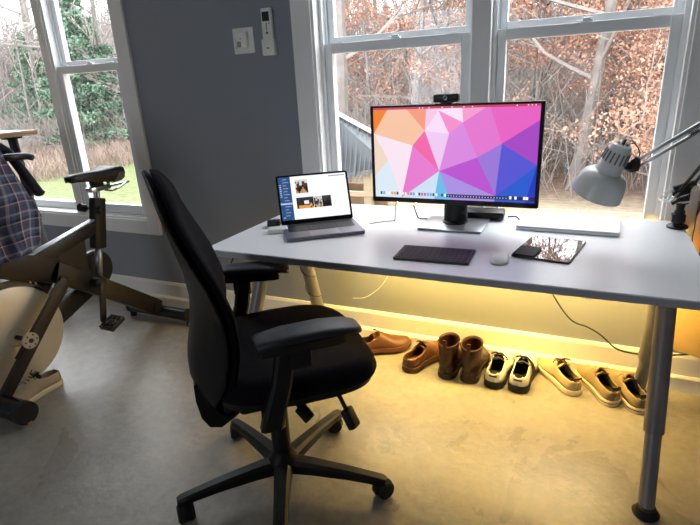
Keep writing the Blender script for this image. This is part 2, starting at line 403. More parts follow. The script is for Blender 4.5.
screen = sb.build('screen', sm, mon, fix=False)
def screen_mat(name, rgb, e=None):
    m = mat(name, rgb, 0.35, emit=SCREEN if e is None else e); m.node_tree.nodes['Principled BSDF'].inputs['Base Color'].default_value = (0.01, 0.01, 0.01, 1); return m
mb_ = MB(); mb_.poly([scr(0, 0, .0003), scr(1, 0, .0003), scr(1, .022, .0003), scr(0, .022, .0003)]); mb_.build('menu_bar', screen_mat('menu_bar', (196, 60, 96)), screen, fix=False)
random.seed(4)
ims = [screen_mat('icon', c) for c in ((236, 240, 246), (60, 70, 90), (90, 170, 230), (240, 150, 60), (200, 90, 150), (250, 250, 250))]
def icon(name, u0, w, v0, v1, k): return MB().poly([scr(u0, v0, .0005), scr(u0 + w, v0, .0005), scr(u0 + w, v1, .0005), scr(u0, v1, .0005)]).build(name, ims[k], screen, fix=False)
for k in range(24):
    u0 = 0.035 + k * 0.0185; icon('dock_icon', u0, .013, .935, .968, random.randrange(6))
for k in range(21):
    u0 = 0.485 + k * 0.0175; icon('dock_dot', u0, .005, .952, .963, 0)
for u0 in (0.855, 0.885, 0.935, 0.95):
    icon('dock_icon', u0, .014, .935, .967, 5)
for u0 in (0.3, 0.32, 0.36, 0.44, 0.5, 0.57, 0.62, 0.87, 0.93, 0.95, 0.97):
    icon('menu_icon', u0, .006, .006, .017, 5)
dk = MB(); dk.poly([scr(.475, .938, .0003), scr(1, .938, .0003), scr(1, .975, .0003), scr(.475, .975, .0003)]); dk.build('dock_strip', screen_mat('dock_strip', (44, 38, 84)), screen, fix=False)
nk = MB(); nk.tube([(0, 0.02, 0.016), (0, 0.025, 0.2), (0, 0.02, 0.34)], [0.047, 0.045, 0.04], 24, flat=0.55); nk.box(-0.05, 0.05, -0.013, 0.012, 0.20, 0.30, 0.008)
nk.build('stand_neck', M['black'], mon, 40)
MB().box(-0.123, 0.123, -0.096, 0.10, 0.0, 0.010, 0.004).build('stand_base', mat('stand_base_silver', (176, 179, 186), 0.28, metal=0.8), mon, 40)
MB().lathe([(0.050, 0.0), (0.050, 0.006), (0.0, 0.014)], 24, Matrix.Translation((0, 0.02, 0.0095))).build('neck_collar', M['black'], mon, 40)

# webcam clipped on the top bezel
wc = thing('webcam', 'black webcam clipped on top of the large monitor', 'webcam', (0.256, -0.362, 1.1965))
MB().box(-0.046, 0.046, -0.020, 0.012, 0.004, 0.033, 0.007, 3).build('body', M['black'], wc, 40)
MB().lathe([(0.0, 0), (0.011, 0), (0.011, 0.004), (0.007, 0.005), (0.0, 0.003)], 20, frame((0, -0.0205, 0.019), (1, 0, 0), (0, 0, 1), (0, -1, 0))).build('lens', M['blackgloss'], wc, 40)
MB().box(-0.018, 0.018, -0.014, 0.034, 0.0, 0.004, 0.001).build('clip', M['black'], wc)

# ------------------------------------------------------------------ open laptop, turned towards the chair
la = math.radians(37.2)
lp = thing('laptop', 'open dark grey laptop with a web page of photos on its screen', 'laptop', (-0.262, -0.683, DZ + 0.0005), la)
base = MB().prism(rrect(0, 0.304, 0, 0.212, 0.011), 0.0015, 0.0135, bev=0.002).build('base', M['spacegrey'], lp, 40)
MB().prism(rrect(0.094, 0.21, 0.006, 0.078, 0.004), 0.0134, 0.0139).build('trackpad', mat('trackpad', (138, 136, 148), 0.3, metal=0.6), base)
MB().prism(rrect(0.018, 0.286, 0.090, 0.196, 0.004), 0.0133, 0.0137).build('key_well', M['black'], base)
kk = MB()
for r_ in range(6):
    n_ = 14 if r_ < 5 else 14
    for c_ in range(n_):
        if r_ == 0 and 4 <= c_ <= 8:
            if c_ == 4: kk.box(0.022 + 4 * 0.0186, 0.022 + 9 * 0.0186 - .0025, 0.093, 0.093 + 0.0145, 0.0136, 0.0150, 0.0006, 1)
            continue
        kk.box(0.022 + c_ * 0.0186, 0.022 + c_ * 0.0186 + 0.0160, 0.093 + r_ * 0.0172, 0.093 + r_ * 0.0172 + 0.0145, 0.0136, 0.0150, 0.0006, 1)
kk.build('keys', M['black'], base)
lt = math.radians(LID)         # lid leans back from upright
LM = Matrix.Translation((0, 0.207, 0.0125)) @ Matrix.Rotation(-lt, 4, 'X')
LB = MB().merge(MB().prism(rrect(0, 0.304, 0, 0.209, 0.010), 0, 0.0052, bev=0.001).bm, LM @ frame((0, 0.0055, 0), (1, 0, 0), (0, 0, 1), (0, -1, 0)))
lid = LB.build('lid', M['spacegrey'], lp, 40)
FM = LM @ frame((0, -0.0002, 0), (1, 0, 0), (0, 0, 1), (0, -1, 0))
MB().merge(MB().prism(rrect(0.0015, 0.3025, 0.0015, 0.2075, 0.009), 0, 0.0004).bm, FM).build('bezel', M['blackgloss'], lid)
sx0, sx1, sz0, sz1 = 0.009, 0.295, 0.019, 0.200
def quad(b, u0, u1, v0, v1, lift):
    X = lambda u: sx0 + (sx1 - sx0) * u; Z = lambda v: sz1 - (sz1 - sz0) * v
    return b.poly([(X(u0), Z(v1), lift), (X(u1), Z(v1), lift), (X(u1), Z(v0), lift), (X(u0), Z(v0), lift)], FM)
lsc = quad(MB(), 0, 1, 0, 1, 0.0008).build('screen', screen_mat('page_white', (255, 255, 255), SCREEN * 1.02), lp, fix=False)
quad(MB(), 0, 0.175, 0, 1, 0.0010).build('sidebar', screen_mat('sidebar_navy', (44, 78, 128)), lsc, fix=False)
t_ = MB(); quad(t_, 0.0, 0.175, .60, .64, .0012); quad(t_, 0.02, .05, .93, .95, .0012)
for k in range(7): quad(t_, .012, .035, .17 + k * .045, .195 + k * .045, .0012)
for k in range(13): quad(t_, .06, .06 + (.06, .085, .05, .075)[k % 4], .05 + k * .07, .062 + k * .07, .0012)
t_.build('sidebar_text', screen_mat('sidebar_text', (176, 196, 226)), lsc, fix=False)
t_ = MB(); quad(t_, .74, .98, .035, .065, .0010); t_.build('toolbar', screen_mat('toolbar_grey', (176, 178, 184)), lsc, fix=False)
def photo(u0, u1, v0, v1, tones, seed):
    """a thumbnail: a mosaic of blobs of tone, as blurred as it looks in the photo"""
    random.seed(seed); b = MB(); n1, n2 = 9, 7; ms = [screen_mat('photo_tone', c) for c in tones]
    for a in range(n1):
        for c in range(n2):
            b.mi = min(len(ms) - 1, max(0, int((c / n2) * len(ms) + random.uniform(-.9, .9))))
            quad(b, u0 + (u1 - u0) * a / n1, u0 + (u1 - u0) * (a + 1) / n1, v0 + (v1 - v0) * c / n2, v0 + (v1 - v0) * (c + 1) / n2, .0011)
    b.build('photo', ms, lsc, fix=False)
photo(.24, .42, .08, .40, [(220, 216, 214), (70, 58, 56), (30, 24, 26), (196, 146, 96)], 2)
photo(.23, .48, .50, .76, [(52, 56, 62), (40, 34, 34), (60, 48, 40), (226, 160, 74)], 3)
photo(.485, .60, .50, .76, [(210, 206, 204), (60, 56, 60), (30, 28, 32), (206, 176, 140)], 5)
photo(.605, .74, .50, .76, [(70, 66, 68), (30, 28, 32), (24, 22, 26), (30, 26, 26)], 6)
w_ = MB(); quad(w_, .34, .41, .58, .66, .0013); w_.build('bright_spot', screen_mat('bright_spot', (240, 240, 244)), lsc, fix=False)

# ------------------------------------------------------------------ keyboard, mouse, tablet, phone, closed laptop
kb = thing('keyboard', 'slim black wireless keyboard lying in front of the monitor', 'keyboard', (0.181, -0.757, DZ + 0.0005), math.radians(2.6))
kbb = MB().prism(rrect(0, 0.247, 0, 0.145, 0.007), 0.0, 0.007, bev=0.002).build('body', M['black'], kb, 40)
kk = MB()
for r_ in range(6):
    for c_ in range(13):
        if r_ == 0 and 3 <= c_ <= 7:
            if c_ == 3: kk.box(0.0095 + 3 * .0177, 0.0095 + 8 * .0177 - .0025, .010, .029, .0065, .0088, .001, 1)
            continue
        kk.box(0.0095 + c_ * .0177, 0.0095 + c_ * .0177 + .0150, .010 + r_ * .0215, .010 + r_ * .0215 + .0188, .0065, .0088, .001, 1)
kk.build('keys', mat('key_plastic', (26, 25, 28), 0.55), kbb)
ms_ = thing('mouse', 'white low wireless mouse beside the black keyboard', 'mouse', (0.508, -0.662, DZ + 0.0005), math.radians(8))
m_ = MB(); rg = []
for k in range(13):
    t = -1 + 2 * k / 12; L = 0.0565 * t; wd = 0.0285 * (1 - abs(t) ** 5 * 0.45) * (0.5 if abs(t) == 1 else 1); hh = 0.0215 * (1 - abs(t) ** 2.2 * 0.78)
    rg.append([(wd * (abs(math.cos(a)) ** 0.75) * (1 if math.cos(a) > 0 else -1), L, 0.0035 + hh * max(0, math.sin(a)) ** 0.8) if math.sin(a) >= -1e-6 else (wd * .93 * math.cos(a), L, 0.0028) for a in [2 * PI * q / 24 for q in range(24)]])
m_.rings(rg).build('shell', M['white'], ms_, 60)
MB().prism(rrect(-0.023, 0.023, -0.048, 0.048, 0.02), 0.0, 0.0032).build('base_plate', M['silver'], ms_)
tb = thing('tablet', 'glossy black tablet lying flat and mirroring bare branches', 'tablet', (0.535, -0.622, DZ + 0.0005), math.radians(-10.5))
tbb = MB().prism(rrect(0, 0.178, 0, 0.248, 0.011), 0, 0.006, bev=0.0012).build('body', M['black'], tb, 40)
MB().prism(rrect(0.004, 0.174, 0.004, 0.244, 0.008), 0.0059, 0.0064).build('glass_face', mat('mirror_dark_glass', (8, 8, 9), 0.02, spec=1.0, coat=1.0), tbb)
ph = thing('phone', 'black smartphone lying on the left corner of the tablet', 'phone', (0.540, -0.624, DZ + 0.0075), math.radians(-10.5))
phb = MB().prism(rrect(0, 0.068, 0, 0.098, 0.009), 0, 0.0055, bev=0.001).build('body', M['rubber'], ph, 40)
cl = thing('closed_laptop', 'closed pale silver laptop behind the tablet', 'laptop', (0.508, -0.300, DZ + 0.0005), math.radians(-2.5))
clb = MB().prism(rrect(0, 0.350, 0, 0.243, 0.012), 0.001, 0.0095, bev=0.0015).build('base', M['lightalu'], cl, 40)
MB().prism(rrect(0, 0.350, 0, 0.243, 0.012), 0.0108, 0.0158, bev=0.0015).build('lid', M['lightalu'], cl, 40)
MB().prism(rrect(0.003, 0.347, 0.003, 0.24, 0.011), 0.0094, 0.0109).build('seam', M['black'], clb)

# dock and plugs
dkk = thing('laptop_dock', 'black box dock standing behind the monitor stand', 'dock', (0.36, -0.155, DZ + 0.0005), math.radians(4))
MB().box(-0.085, 0.085, -0.045, 0.045, 0.002, 0.034, 0.006).build('body', M['black'], dkk, 40)
MB().box(-0.07, 0.07, -0.0455, -0.043, 0.008, 0.018, 0.001).build('port_strip', M['rubber'], dkk)
ad = thing('power_adapter', 'white square power adapter lying left of the open laptop', 'adapter', (-0.375, -0.565, DZ + 0.0005), math.radians(34))
MB().box(-0.040, 0.040, -0.028, 0.028, 0, 0.019, 0.006, 3).build('body', M['white'], ad, 40)
MB().tube([(0.04, 0, 0.008), (0.05, 0, 0.006), (0.108, -0.006, 0.0035), (0.115, -0.0065, 0.0035)], 0.0024, 8).build('cable', M['white'], ad, 180)
hb = thing('usb_hub', 'small black plug block behind the white power adapter', 'plug', (-0.435, -0.485, DZ + 0.0005), math.radians(30))
MB().box(-0.035, 0.02, -0.02, 0.02, 0, 0.026, 0.006).build('body', M['black'], hb, 40)
MB().tube([(0.02, 0, 0.012), (0.05, 0.008, 0.01), (0.075, 0.0, 0.004), (0.12, -0.01, 0.0025), (0.17, 0.0, 0.0025)], 0.0022, 8).build('lead', M['black'], hb, 180)

def cable(name, label, pts, r, m, cat='cable'):
    return tag(MB().tube(smoothpts(pts, 8), r, 8).build(name, m, None, 180), label, cat)
cable('video_cable', 'thin grey cable looping from the open laptop up to the monitor', [(-0.045, -0.395, .742), (-0.01, -0.33, .736), (0.02, -0.30, .734), (0.03, -0.305, .74), (0.035, -0.31, .79), (0.04, -0.305, .83)], 0.0022, mat('grey_cable', (92, 94, 100), 0.5))
cable('signal_cable', 'black cable curling out left of the monitor neck', [(0.09, -0.24, .79), (0.10, -0.235, .755), (0.115, -0.245, .737), (0.15, -0.24, .735), (0.20, -0.20, .735), (0.262, -0.16, .737)], 0.0028, M['black'])
cable('hanging_cable', 'black cable end dropping behind the monitor right side', [(0.46, -0.16, .742), (0.49, -0.16, .745), (0.505, -0.17, .737), (0.52, -0.20, .734)], 0.0028, M['black'])
cable('power_cable', 'black power cord swooping from the desk down to the wall below', [(0.60, -0.13, .66), (0.615, -0.06, .50), (0.645, -0.045, .39), (0.727, -0.04, .273), (0.80, -0.04, .245), (0.855, -0.04, .215), (0.92, -0.04, .162), (1.0, -0.05, .158), (1.076, -0.055, .168), (1.20, -0.06, .20), (1.4, -0.06, .24)], 0.0036, M['black'])
cable('white_cord', 'thin white cord hanging in a loop below the desk', [(-0.10, -0.10, .66), (-0.085, -0.07, .52), (-0.09, -0.055, .42), (-0.13, -0.055, .34), (-0.19, -0.05, .28), (-0.24, -0.05, .25), (-0.3, -0.05, .24)], 0.0018, M['white'])
cw = MB(); a = Vector((-0.384, -0.40, .70)); b = Vector((-0.454, -0.087, 0)); pts = []
for k in range(60):
    t = 0.02 + 0.55 * k / 59; p = a.lerp(b, t); ang = k * 0.33
    pts.append(p + Vector((math.cos(ang), math.sin(ang) * .85, math.sin(ang) * .4)) * 0.033)
tag(cw.tube(pts, 0.0022, 6).build('wrapped_cable', M['black'], None, 180), 'black cable wound around the slanted rear left desk leg', 'cable')
cs = thing('cable_socket', 'black plug hanging under the front left desk corner', 'plug', (-0.475, -0.72, .66))
MB().box(-0.03, 0.03, -0.018, 0.018, 0.012, 0.0445, 0.004).build('body', M['black'], cs, 40)
MB().tube(smoothpts([(-0.01, 0, 0.014), (-0.022, 0, -0.01), (-0.035, 0.004, -0.03), (-0.03, 0.01, -0.07), (-0.02, .02, -.12)]), 0.003, 8).build('cord', M['black'], cs, 180)
# ------------------------------------------------------------------ office chair (local x = facing direction)
CH = math.radians(42)
BX, BY = BASE_SHIFT
ch = thing('office_chair', 'black swivel office chair with tall curved back and adjustable armrests', 'chair', (-0.085, -1.05, 0), CH)
hub = MB(); hub.lathe([(0, 0.062), (0.038, 0.062), (0.052, 0.075), (0.050, 0.115), (0.036, 0.135), (0.033, 0.15), (0, 0.15)], 28)
star = hub.build('base_hub', M['chairplastic'], ch, 40); star.location = (BX, BY, 0)
for k in range(5):
    a = math.radians(11 + 72 * k) - CH
    Rm = Matrix.Rotation(a, 4, 'Z'); b = MB(); rg = []
    for x, w, zt, h in ((0.030, 0.030, 0.118, 0.050), (0.10, 0.026, 0.114, 0.044), (0.22, 0.022, 0.102, 0.034), (0.30, 0.020, 0.090, 0.028), (0.335, 0.020, 0.084, 0.030), (0.348, 0.013, 0.080, 0.024)):
        rg.append([Rm @ Vector((x, y, z)) for y, z in ((-w, zt - h * .9), (-w, zt - h * .25), (-w * .6, zt), (w * .6, zt), (w, zt - h * .25), (w, zt - h * .9), (w * .6, zt - h), (-w * .6, zt - h))])
    b.rings(rg); lg = b.build('base_leg', M['chairplastic'], ch, 35); lg.location = (BX, BY, 0)
    ct = Rm @ Vector((0.328, 0, 0.0))
    sw = Matrix.Translation(ct) @ Matrix.Rotation(a + (0.9, 2.2, -0.5, 1.6, 0.3)[k], 4, 'Z') @ Matrix.Translation((0.012, 0, 0.030))
    cb = MB(); cb.lathe([(0, -0.026), (0.024, -0.026), (0.0295, -0.021), (0.0295, -0.007), (0.026, -0.004), (0.026, 0.004), (0.0295, 0.007), (0.0295, 0.021), (0.024, 0.026), (0, 0.026)], 28, sw @ Matrix.Rotation(PI / 2, 4, 'X'))
    cas = cb.build('caster', M['rubber'], lg, 40)
    hd = MB(); rg = []
    for q in range(9):
        t = math.radians(-10 + 200 * q / 8); rg.append([sw @ Vector((r_ * math.cos(t), y, r_ * math.sin(t))) for r_, y in ((0.0315, -0.006), (0.0345, -0.006), (0.0345, 0.006), (0.0315, 0.006))])
    hd.rings(rg); hd.tube([Matrix.Translation(ct) @ Vector((0, 0, .05)), Matrix.Translation(ct) @ Vector((0, 0, .070))], 0.009, 10)
    hd.build('caster_hood', M['chairplastic'], lg, 40)
MB().lathe([(0, 0.149), (0.031, 0.149), (0.031, 0.30), (0.027, 0.305), (0.027, 0.375), (0, 0.375)], 24, Matrix.Translation((BX, BY, 0)) @ Matrix(((1, 0, -BX / .375, 0), (0, 1, -BY / .375, 0), (0, 0, 1, 0), (0, 0, 0, 1))) if False else Matrix.Translation((BX, BY, 0))).build('gas_column', M['chairplastic'], ch, 40)
mb = MB(); mb.box(-0.16, 0.14, -0.12, 0.10, 0.372, 0.43, 0.018, 3); mb.box(-0.20, 0.20, -0.17, 0.17, 0.428, 0.452, 0.008); mb.box(0.02, 0.20, -0.13, 0.13, 0.405, 0.435, 0.01)
mb.build('mechanism', M['chairplastic'], ch, 40)
# seat cushion: superellipse outline, crowned top, waterfall front
sc_ = MB(); rg = []
def seat_ol(sc, dz, drop):
    o = []
    for q in range(48):
        a = 2 * PI * q / 48; ca, sa = math.cos(a), math.sin(a)
        x = (abs(ca) ** 0.5) * (1 if ca > 0 else -1); y = (abs(sa) ** 0.5) * (1 if sa > 0 else -1)
        wid = 0.255 - 0.020 * max(0, -x)
        X = 0.005 + (0.262 if x > 0 else 0.235) * x * sc; Y = wid * y * sc
        z = dz - drop * max(0, X / 0.262) ** 3 + 0.012 * (abs(Y) / 0.255) ** 2 * (1 if sc < .99 and dz > .5 else 0)
        o.append((X, Y, z))
    return o
for s_, z_, dr in ((0.72, 0.452, 0.0), (0.93, 0.456, 0.004), (0.985, 0.468, 0.012), (1.0, 0.485, 0.022), (0.99, 0.503, 0.034), (0.955, 0.517, 0.040), (0.86, 0.524, 0.038), (0.6, 0.526, 0.03), (0.25, 0.525, 0.02)): rg.append(seat_ol(s_, z_ + .012, dr * .6))
sc_.rings(rg).build('seat_cushion', M['chairfab'], ch, 180)
us = MB(); us.rings([seat_ol(.70, .4505, 0), seat_ol(.95, .455, .0), seat_ol(.955, .474, .006)]); us.build('seat_pan', M['chairplastic'], ch, 40)
# back: plastic shell + fabric cushion following the same S-curve
def spine(z):
    T = ((0.40, -0.235), (0.43, -0.252), (0.46, -0.270), (0.50, -0.282), (0.56, -0.280), (0.62, -0.266), (0.68, -0.253), (0.74, -0.248), (0.82, -0.256), (0.90, -0.274), (0.98, -0.291), (1.06, -0.308), (1.12, -0.322))
    for (a, xa), (b, xb) in zip(T[:-1], T[1:]):
        if z <= b: t = (z - a) / (b - a); return xa + (xb - xa) * t
    return T[-1][1]
def half(z):
    T = ((0.40, 0.100), (0.43, 0.130), (0.48, 0.185), (0.54, 0.218), (0.64, 0.234), (0.74, 0.236), (0.84, 0.230), (0.90, 0.214), (0.96, 0.190), (1.01, 0.155), (1.05, 0.112), (1.075, 0.072), (1.09, 0.035), (1.094, 0.012))
    for (a, xa), (b, xb) in zip(T[:-1], T[1:]):
        if z <= b: t = (z - a) / (b - a); return xa + (xb - xa) * t
    return T[-1][1]
ZS = [0.43, 0.46, 0.5, 0.54, 0.58, 0.62, 0.66, 0.70, 0.74, 0.78, 0.82, 0.86, 0.90, 0.94, 0.98, 1.01, 1.035, 1.055, 1.072, 1.083, 1.090, 1.094]
def back_rings(off0, th, shrink, zl, zlim):
    rg = []
    for z in ZS:
        if z < zl or z > zlim: continue
        w = half(z) * shrink; o = []
        edge = min(1.0, (1.105 - z) / 0.065) ** 0.5 if z > 1.04 else 1.0
        dep = (0.094 - 0.066 * min(1, max(0, (z - .60) / .38))) if z > .5 else 0.088 * (0.4 + (z - .4) * 6)
        N = 14
        for k in range(N + 1):
            s = -1 + 2 * k / N; o.append((spine(z) + off0 + dep * (w / .236) * s * s, w * s, z))
        for k in range(N + 1):
            s = 1 - 2 * k / N; o.append((spine(z) + off0 + dep * (w / .236) * s * s + th * edge * (1 - 0.42 * min(1, max(0, (z - .66) / .3))) * (1 - 0.72 * s ** 6), w * s, z))
        rg.append(o)
    return rg
MB().rings(back_rings(0.0, 0.022, 1.0, 0.39, 1.2)).build('back_shell', M['chairplastic2'] if 'chairplastic2' in M else M['chairplastic'], ch, 60)
MB().rings(back_rings(0.0205, 0.058, 0.988, 0.46, 1.096)).build('back_cushion', M['chairfab'], ch, 180)
tl = MB(); rg = []
for x, z, w, t in ((-0.262, 0.50, 0.10, 0.02), (-0.258, 0.45, 0.10, 0.03), (-0.245, 0.390, 0.095, 0.040), (-0.225, 0.352, 0.09, 0.042), (-0.190, 0.340, 0.085, 0.046), (-0.150, 0.368, 0.08, 0.05), (-0.10, 0.402, 0.075, 0.05)):
    rg.append([(x + dx * t, y * w, z + dz * t) for dx, y, dz in ((-.5, -1, -.2), (-.5, -.8, -.4), (-.5, .8, -.4), (-.5, 1, -.2), (.5, 1, .4), (.5, .8, .5), (.5, -.8, .5), (.5, -1, .4))])
tl.rings(rg).build('back_bracket', M['chairplastic'], ch, 35)
for sd in (-1, 1):
    toe = 0.03 if sd < 0 else -0.22
    ctr = Vector((0.028, sd * 0.275, 0)) if sd < 0 else Vector((-0.050, 0.282, 0))
    Tm = Matrix.Translation(ctr) @ Matrix.Rotation(toe, 4, 'Z'); b = MB(); rg = []
    for x, w, zt, h in ((-0.135, 0.030, 0.690, 0.014), (-0.128, 0.040, 0.694, 0.022), (-0.06, 0.044, 0.703, 0.024), (0.04, 0.045, 0.703, 0.023), (0.11, 0.042, 0.696, 0.021), (0.136, 0.035, 0.688, 0.018), (0.142, 0.026, 0.684, 0.014)):
        rg.append([Tm @ Vector((x, y * w, zt - h * z)) for y, z in ((-1, .45), (-.93, .15), (-.7, 0), (.7, 0), (.93, .15), (1, .45), (.95, .85), (.75, 1), (-.75, 1), (-.95, .85))])
    b.rings(rg); b.build('arm_pad', M['armpad'], ch, 50)
    u = MB(); rg = []
    u.rings([[Tm @ Vector((x, y * w, z)) for y in (-1, 1)] + [Tm @ Vector((x, y * w * .8, z - 0.028)) for y in (1, -1)] for x, w, z in ((-0.12, .026, .676), (-0.02, .036, .6765), (0.085, .034, .6755), (0.105, .02, .674))])
    u.box(-.055, .005, -.024, .024, 0.60, 0.655, .006, 2, Tm)
    u.build('arm_carrier', M['chairplastic'], ch, 40)
    p = MB()
    Y = sd * 0.272 if sd < 0 else .275; xo = 0 if sd < 0 else -.042; rg = []
    for x, y, z, a, c in ((-0.030, Y, 0.640, .025, .017), (-0.045, Y, 0.56, .026, .018), (-0.075, Y * 1.02, 0.47, .029, .019), (-0.085, Y * .99, 0.425, .03, .022), (-0.075, Y * .86, 0.405, .032, .02), (-0.065, Y * .6, 0.408, .034, .018), (-0.06, Y * .36, 0.412, .034, .018)):
        rg.append([(x + xo + a * u_, y + (c * v_ if z > .42 else 0), z + (0 if z > .42 else c * v_ * (1 if sd < 0 else -1))) for u_, v_ in ((-1, -.6), (-.7, -1), (.7, -1), (1, -.6), (1, .6), (.7, 1), (-.7, 1), (-1, .6))])
    p.rings(rg).build('arm_post', M['chairplastic'], ch, 40)
lv = MB(); lv.tube([(0.11, -0.16, 0.438), (0.125, -0.205, 0.425), (0.135, -0.232, 0.395)], 0.0065, 10)
lv.build('height_lever', M['chairplastic'], ch, 180)
pd = MB(); q = along((0.133, -0.228, 0.402), (0.155, -0.262, 0.335)); pd.box(-0.021, 0.021, -0.013, 0.013, 0, 0.062, 0.008, 3, q); pd.build('lever_paddle', M['chairplastic'], ch, 40)
lv = MB(); lv.tube([(0.0, -0.09, 0.40), (0.01, -0.125, 0.388), (0.015, -0.14, 0.375)], 0.006, 10); lv.build('tilt_lever', M['chairplastic'], ch, 180)
pd = MB(); q = along((0.014, -0.136, 0.379), (0.045, -0.175, 0.342)); pd.box(-0.019, 0.019, -0.008, 0.008, 0, 0.052, 0.006, 3, q); pd.build('lever_paddle', M['chairplastic'], ch, 40)

# ------------------------------------------------------------------ desk lamp with two-part sprung arm, clamped at the desk's back right corner
M['lampgrey'] = mat('lamp_grey_enamel', (230, 236, 234), 0.28, coat=0.3)
lo = Vector((1.050, -0.135, DZ + 0.0005))
dl = thing('desk_lamp', 'grey green dome desk lamp on a folding spring arm clamped to the desk', 'lamp', lo)
def W(p): return Vector(p) - lo
k = MB(); k.lathe([(0, 0), (0.034, 0), (0.035, 0.007), (0.024, 0.014), (0.018, 0.018), (0.018, 0.06), (0.013, 0.068), (0.016, 0.09), (0, 0.09)], 24)
k.box(-0.024, 0.020, -0.018, 0.018, 0.022, 0.052, 0.004); k.build('base_clamp', M['black'], dl, 40)
k = MB(); k.box(-0.016, 0.024, -0.008, 0.008, 0.086, 0.150, 0.006); k.tube([(-0.03, 0, 0.14), (0.035, 0, 0.165)], 0.011, 12); k.tube([(-0.014, -0.012, 0.10), (-0.03, -0.012, 0.088)], .006, 8)
k.tube([(-0.018, -0.014, 0.125), (-0.018, 0.014, 0.125)], 0.014, 14)
k.build('pivot_bracket', M['black'], dl, 40)
MB().tube([(-0.038, -0.010, 0.096), (-0.012, -0.010, 0.132)], 0.006, 10).build('spring_hook', M['chrome'], dl, 180)
Bp = W((1.056, -0.128, 0.868)); El = W((1.22, -0.25, 1.22)); Hd = W((0.862, -0.462, 1.000))
side = (El - Bp).cross(Hd - El).normalized()
def pair(a, b, off, name, m, r=0.0052):
    d = (b - a).normalized(); o = d.cross(side).normalized() * off
    for s in (1, -1): MB().tube([a + o * s, b + o * s], r, 10).build(name, m, dl, 180)
pair(Bp, El, 0.026, 'lower_arm', M['black'], 0.006); pair(Hd, El, 0.019, 'upper_arm', M['silver'], 0.0055)
d = (El - Hd).normalized(); o = d.cross(side).normalized()
sp = [Hd + (El - Hd) * (0.40 + 0.30 * q / 120) + (o * math.cos(q * 1.25) + side * math.sin(q * 1.25)) * 0.0085 for q in range(121)]
MB().tube(sp, 0.0016, 5).build('spring', M['black'], dl, 180)
k = MB(); k.tube([El - side * .012, El + side * .012], 0.03, 16); k.build('elbow_plate', M['black'], dl, 40)
k = MB(); fm = frame(Hd, d, o)
k.prism([(-0.020, -0.008), (-0.006, -0.024), (0.014, -0.028), (0.020, 0.0), (0.014, 0.028), (-0.006, 0.020), (-0.020, 0.008)], -0.009, 0.009, fm, 0.002)
k.build('head_joint', M['black'], dl, 40)
ax = Vector((-0.34, 0.16, -0.92)).normalized(); nt_ = W((0.818, -0.474, 1.050))
xx = (Hd - nt_); xx = (xx - ax * xx.dot(ax)).normalized(); LMx = frame(nt_, xx, ax.cross(xx), ax)
k = MB(); k.tube([LMx @ Vector((0.036, 0, 0.038)), Hd - d * 0.014], 0.0075, 12); k.tube([LMx @ Vector((0.030, 0, 0.038)), LMx @ Vector((0.046, 0, 0.038))], 0.011, 12); k.build('swivel', M['black'], dl, 40)
nk = MB().lathe([(0, -0.018), (0.022, -0.020), (0.0310, -0.017), (0.0395, 0.068), (0.0405, 0.078), (0.037, 0.078), (0.0275, -0.012), (0, -0.012)], 32, LMx)
nko = nk.build('socket_housing', M['lampgrey'], dl, 40)
sl = MB()
for q in range(16):
    a = 2 * PI * q / 16; rm = LMx @ Matrix.Rotation(a, 4, 'Z')
    sl.box(0.0330, 0.0368, -0.0022, 0.0022, 0.006, 0.040, 0.001, 1, rm @ Matrix.Rotation(0.10, 4, 'Y'))
sl.build('vent_slots', mat('vent_shadow', (120, 128, 126), 0.7), nko); sl = MB()
for q in range(8):
    a = 2 * PI * q / 8; sl.box(0.010, 0.020, -0.002, 0.002, -0.0206, -0.0185, 0, 1, LMx @ Matrix.Rotation(a, 4, 'Z'))
sl.build('top_slots', mat('vent_shadow', (120, 128, 126), 0.7), nko)
k = MB(); k.box(-0.004, 0.004, -0.010, 0.010, -0.036, -0.018, 0.002, 2, LMx); k.build('switch_key', M['black'], nko, 40)
dome = [(0.033, 0.070), (0.050, 0.074), (0.064, 0.086), (0.073, 0.106), (0.077, 0.128), (0.0785, 0.150), (0.0795, 0.152), (0.0785, 0.154), (0.0765, 0.150), (0.0745, 0.128), (0.070, 0.108), (0.061, 0.089), (0.048, 0.077), (0.031, 0.073)]
MB().rings([[LMx @ Vector((r_ * math.cos(2 * PI * q / 48), r_ * math.sin(2 * PI * q / 48), z_)) for q in range(48)] for r_, z_ in dome + [dome[0]]], cap=False).build('shade', M['lampgrey'], dl, 60)
MB().lathe([(0, 0.080), (0.014, 0.080), (0.016, 0.095), (0.028, 0.115), (0.028, 0.125), (0.018, 0.138), (0, 0.142)], 24, LMx).build('bulb', M['white'], dl, 60)
MB().tube(smoothpts([LMx @ Vector((0.012, 0, -0.02)), LMx @ Vector((0.028, 0.004, -0.032)), LMx @ Vector((0.055, 0.004, -0.01)), Hd + o * 0.02 + d * .01, Hd + d * .06 + o * .018]), 0.0016, 8).build('lamp_cord', M['rubber'], dl, 180)
# loose coil of thin white cord hanging on the lamp base
pts = []
for q in range(90):
    t = q / 89; a = t * 2 * PI * 3.1
    pts.append((1.058 + 0.066 * math.cos(a) + .02 * math.sin(a * .37), -0.105 + 0.040 * math.sin(a), 0.846 + 0.022 * math.sin(a + 1.1) + .012 * math.cos(a * .5)))
pts += [(1.12, -0.11, 0.80), (1.15, -0.12, .76), (1.16, -.13, .66)]
tag(MB().tube(pts, 0.0019, 6).build('cord_coil', M['white'], None, 180), 'thin white cord looped loosely around the desk lamp base', 'cord')

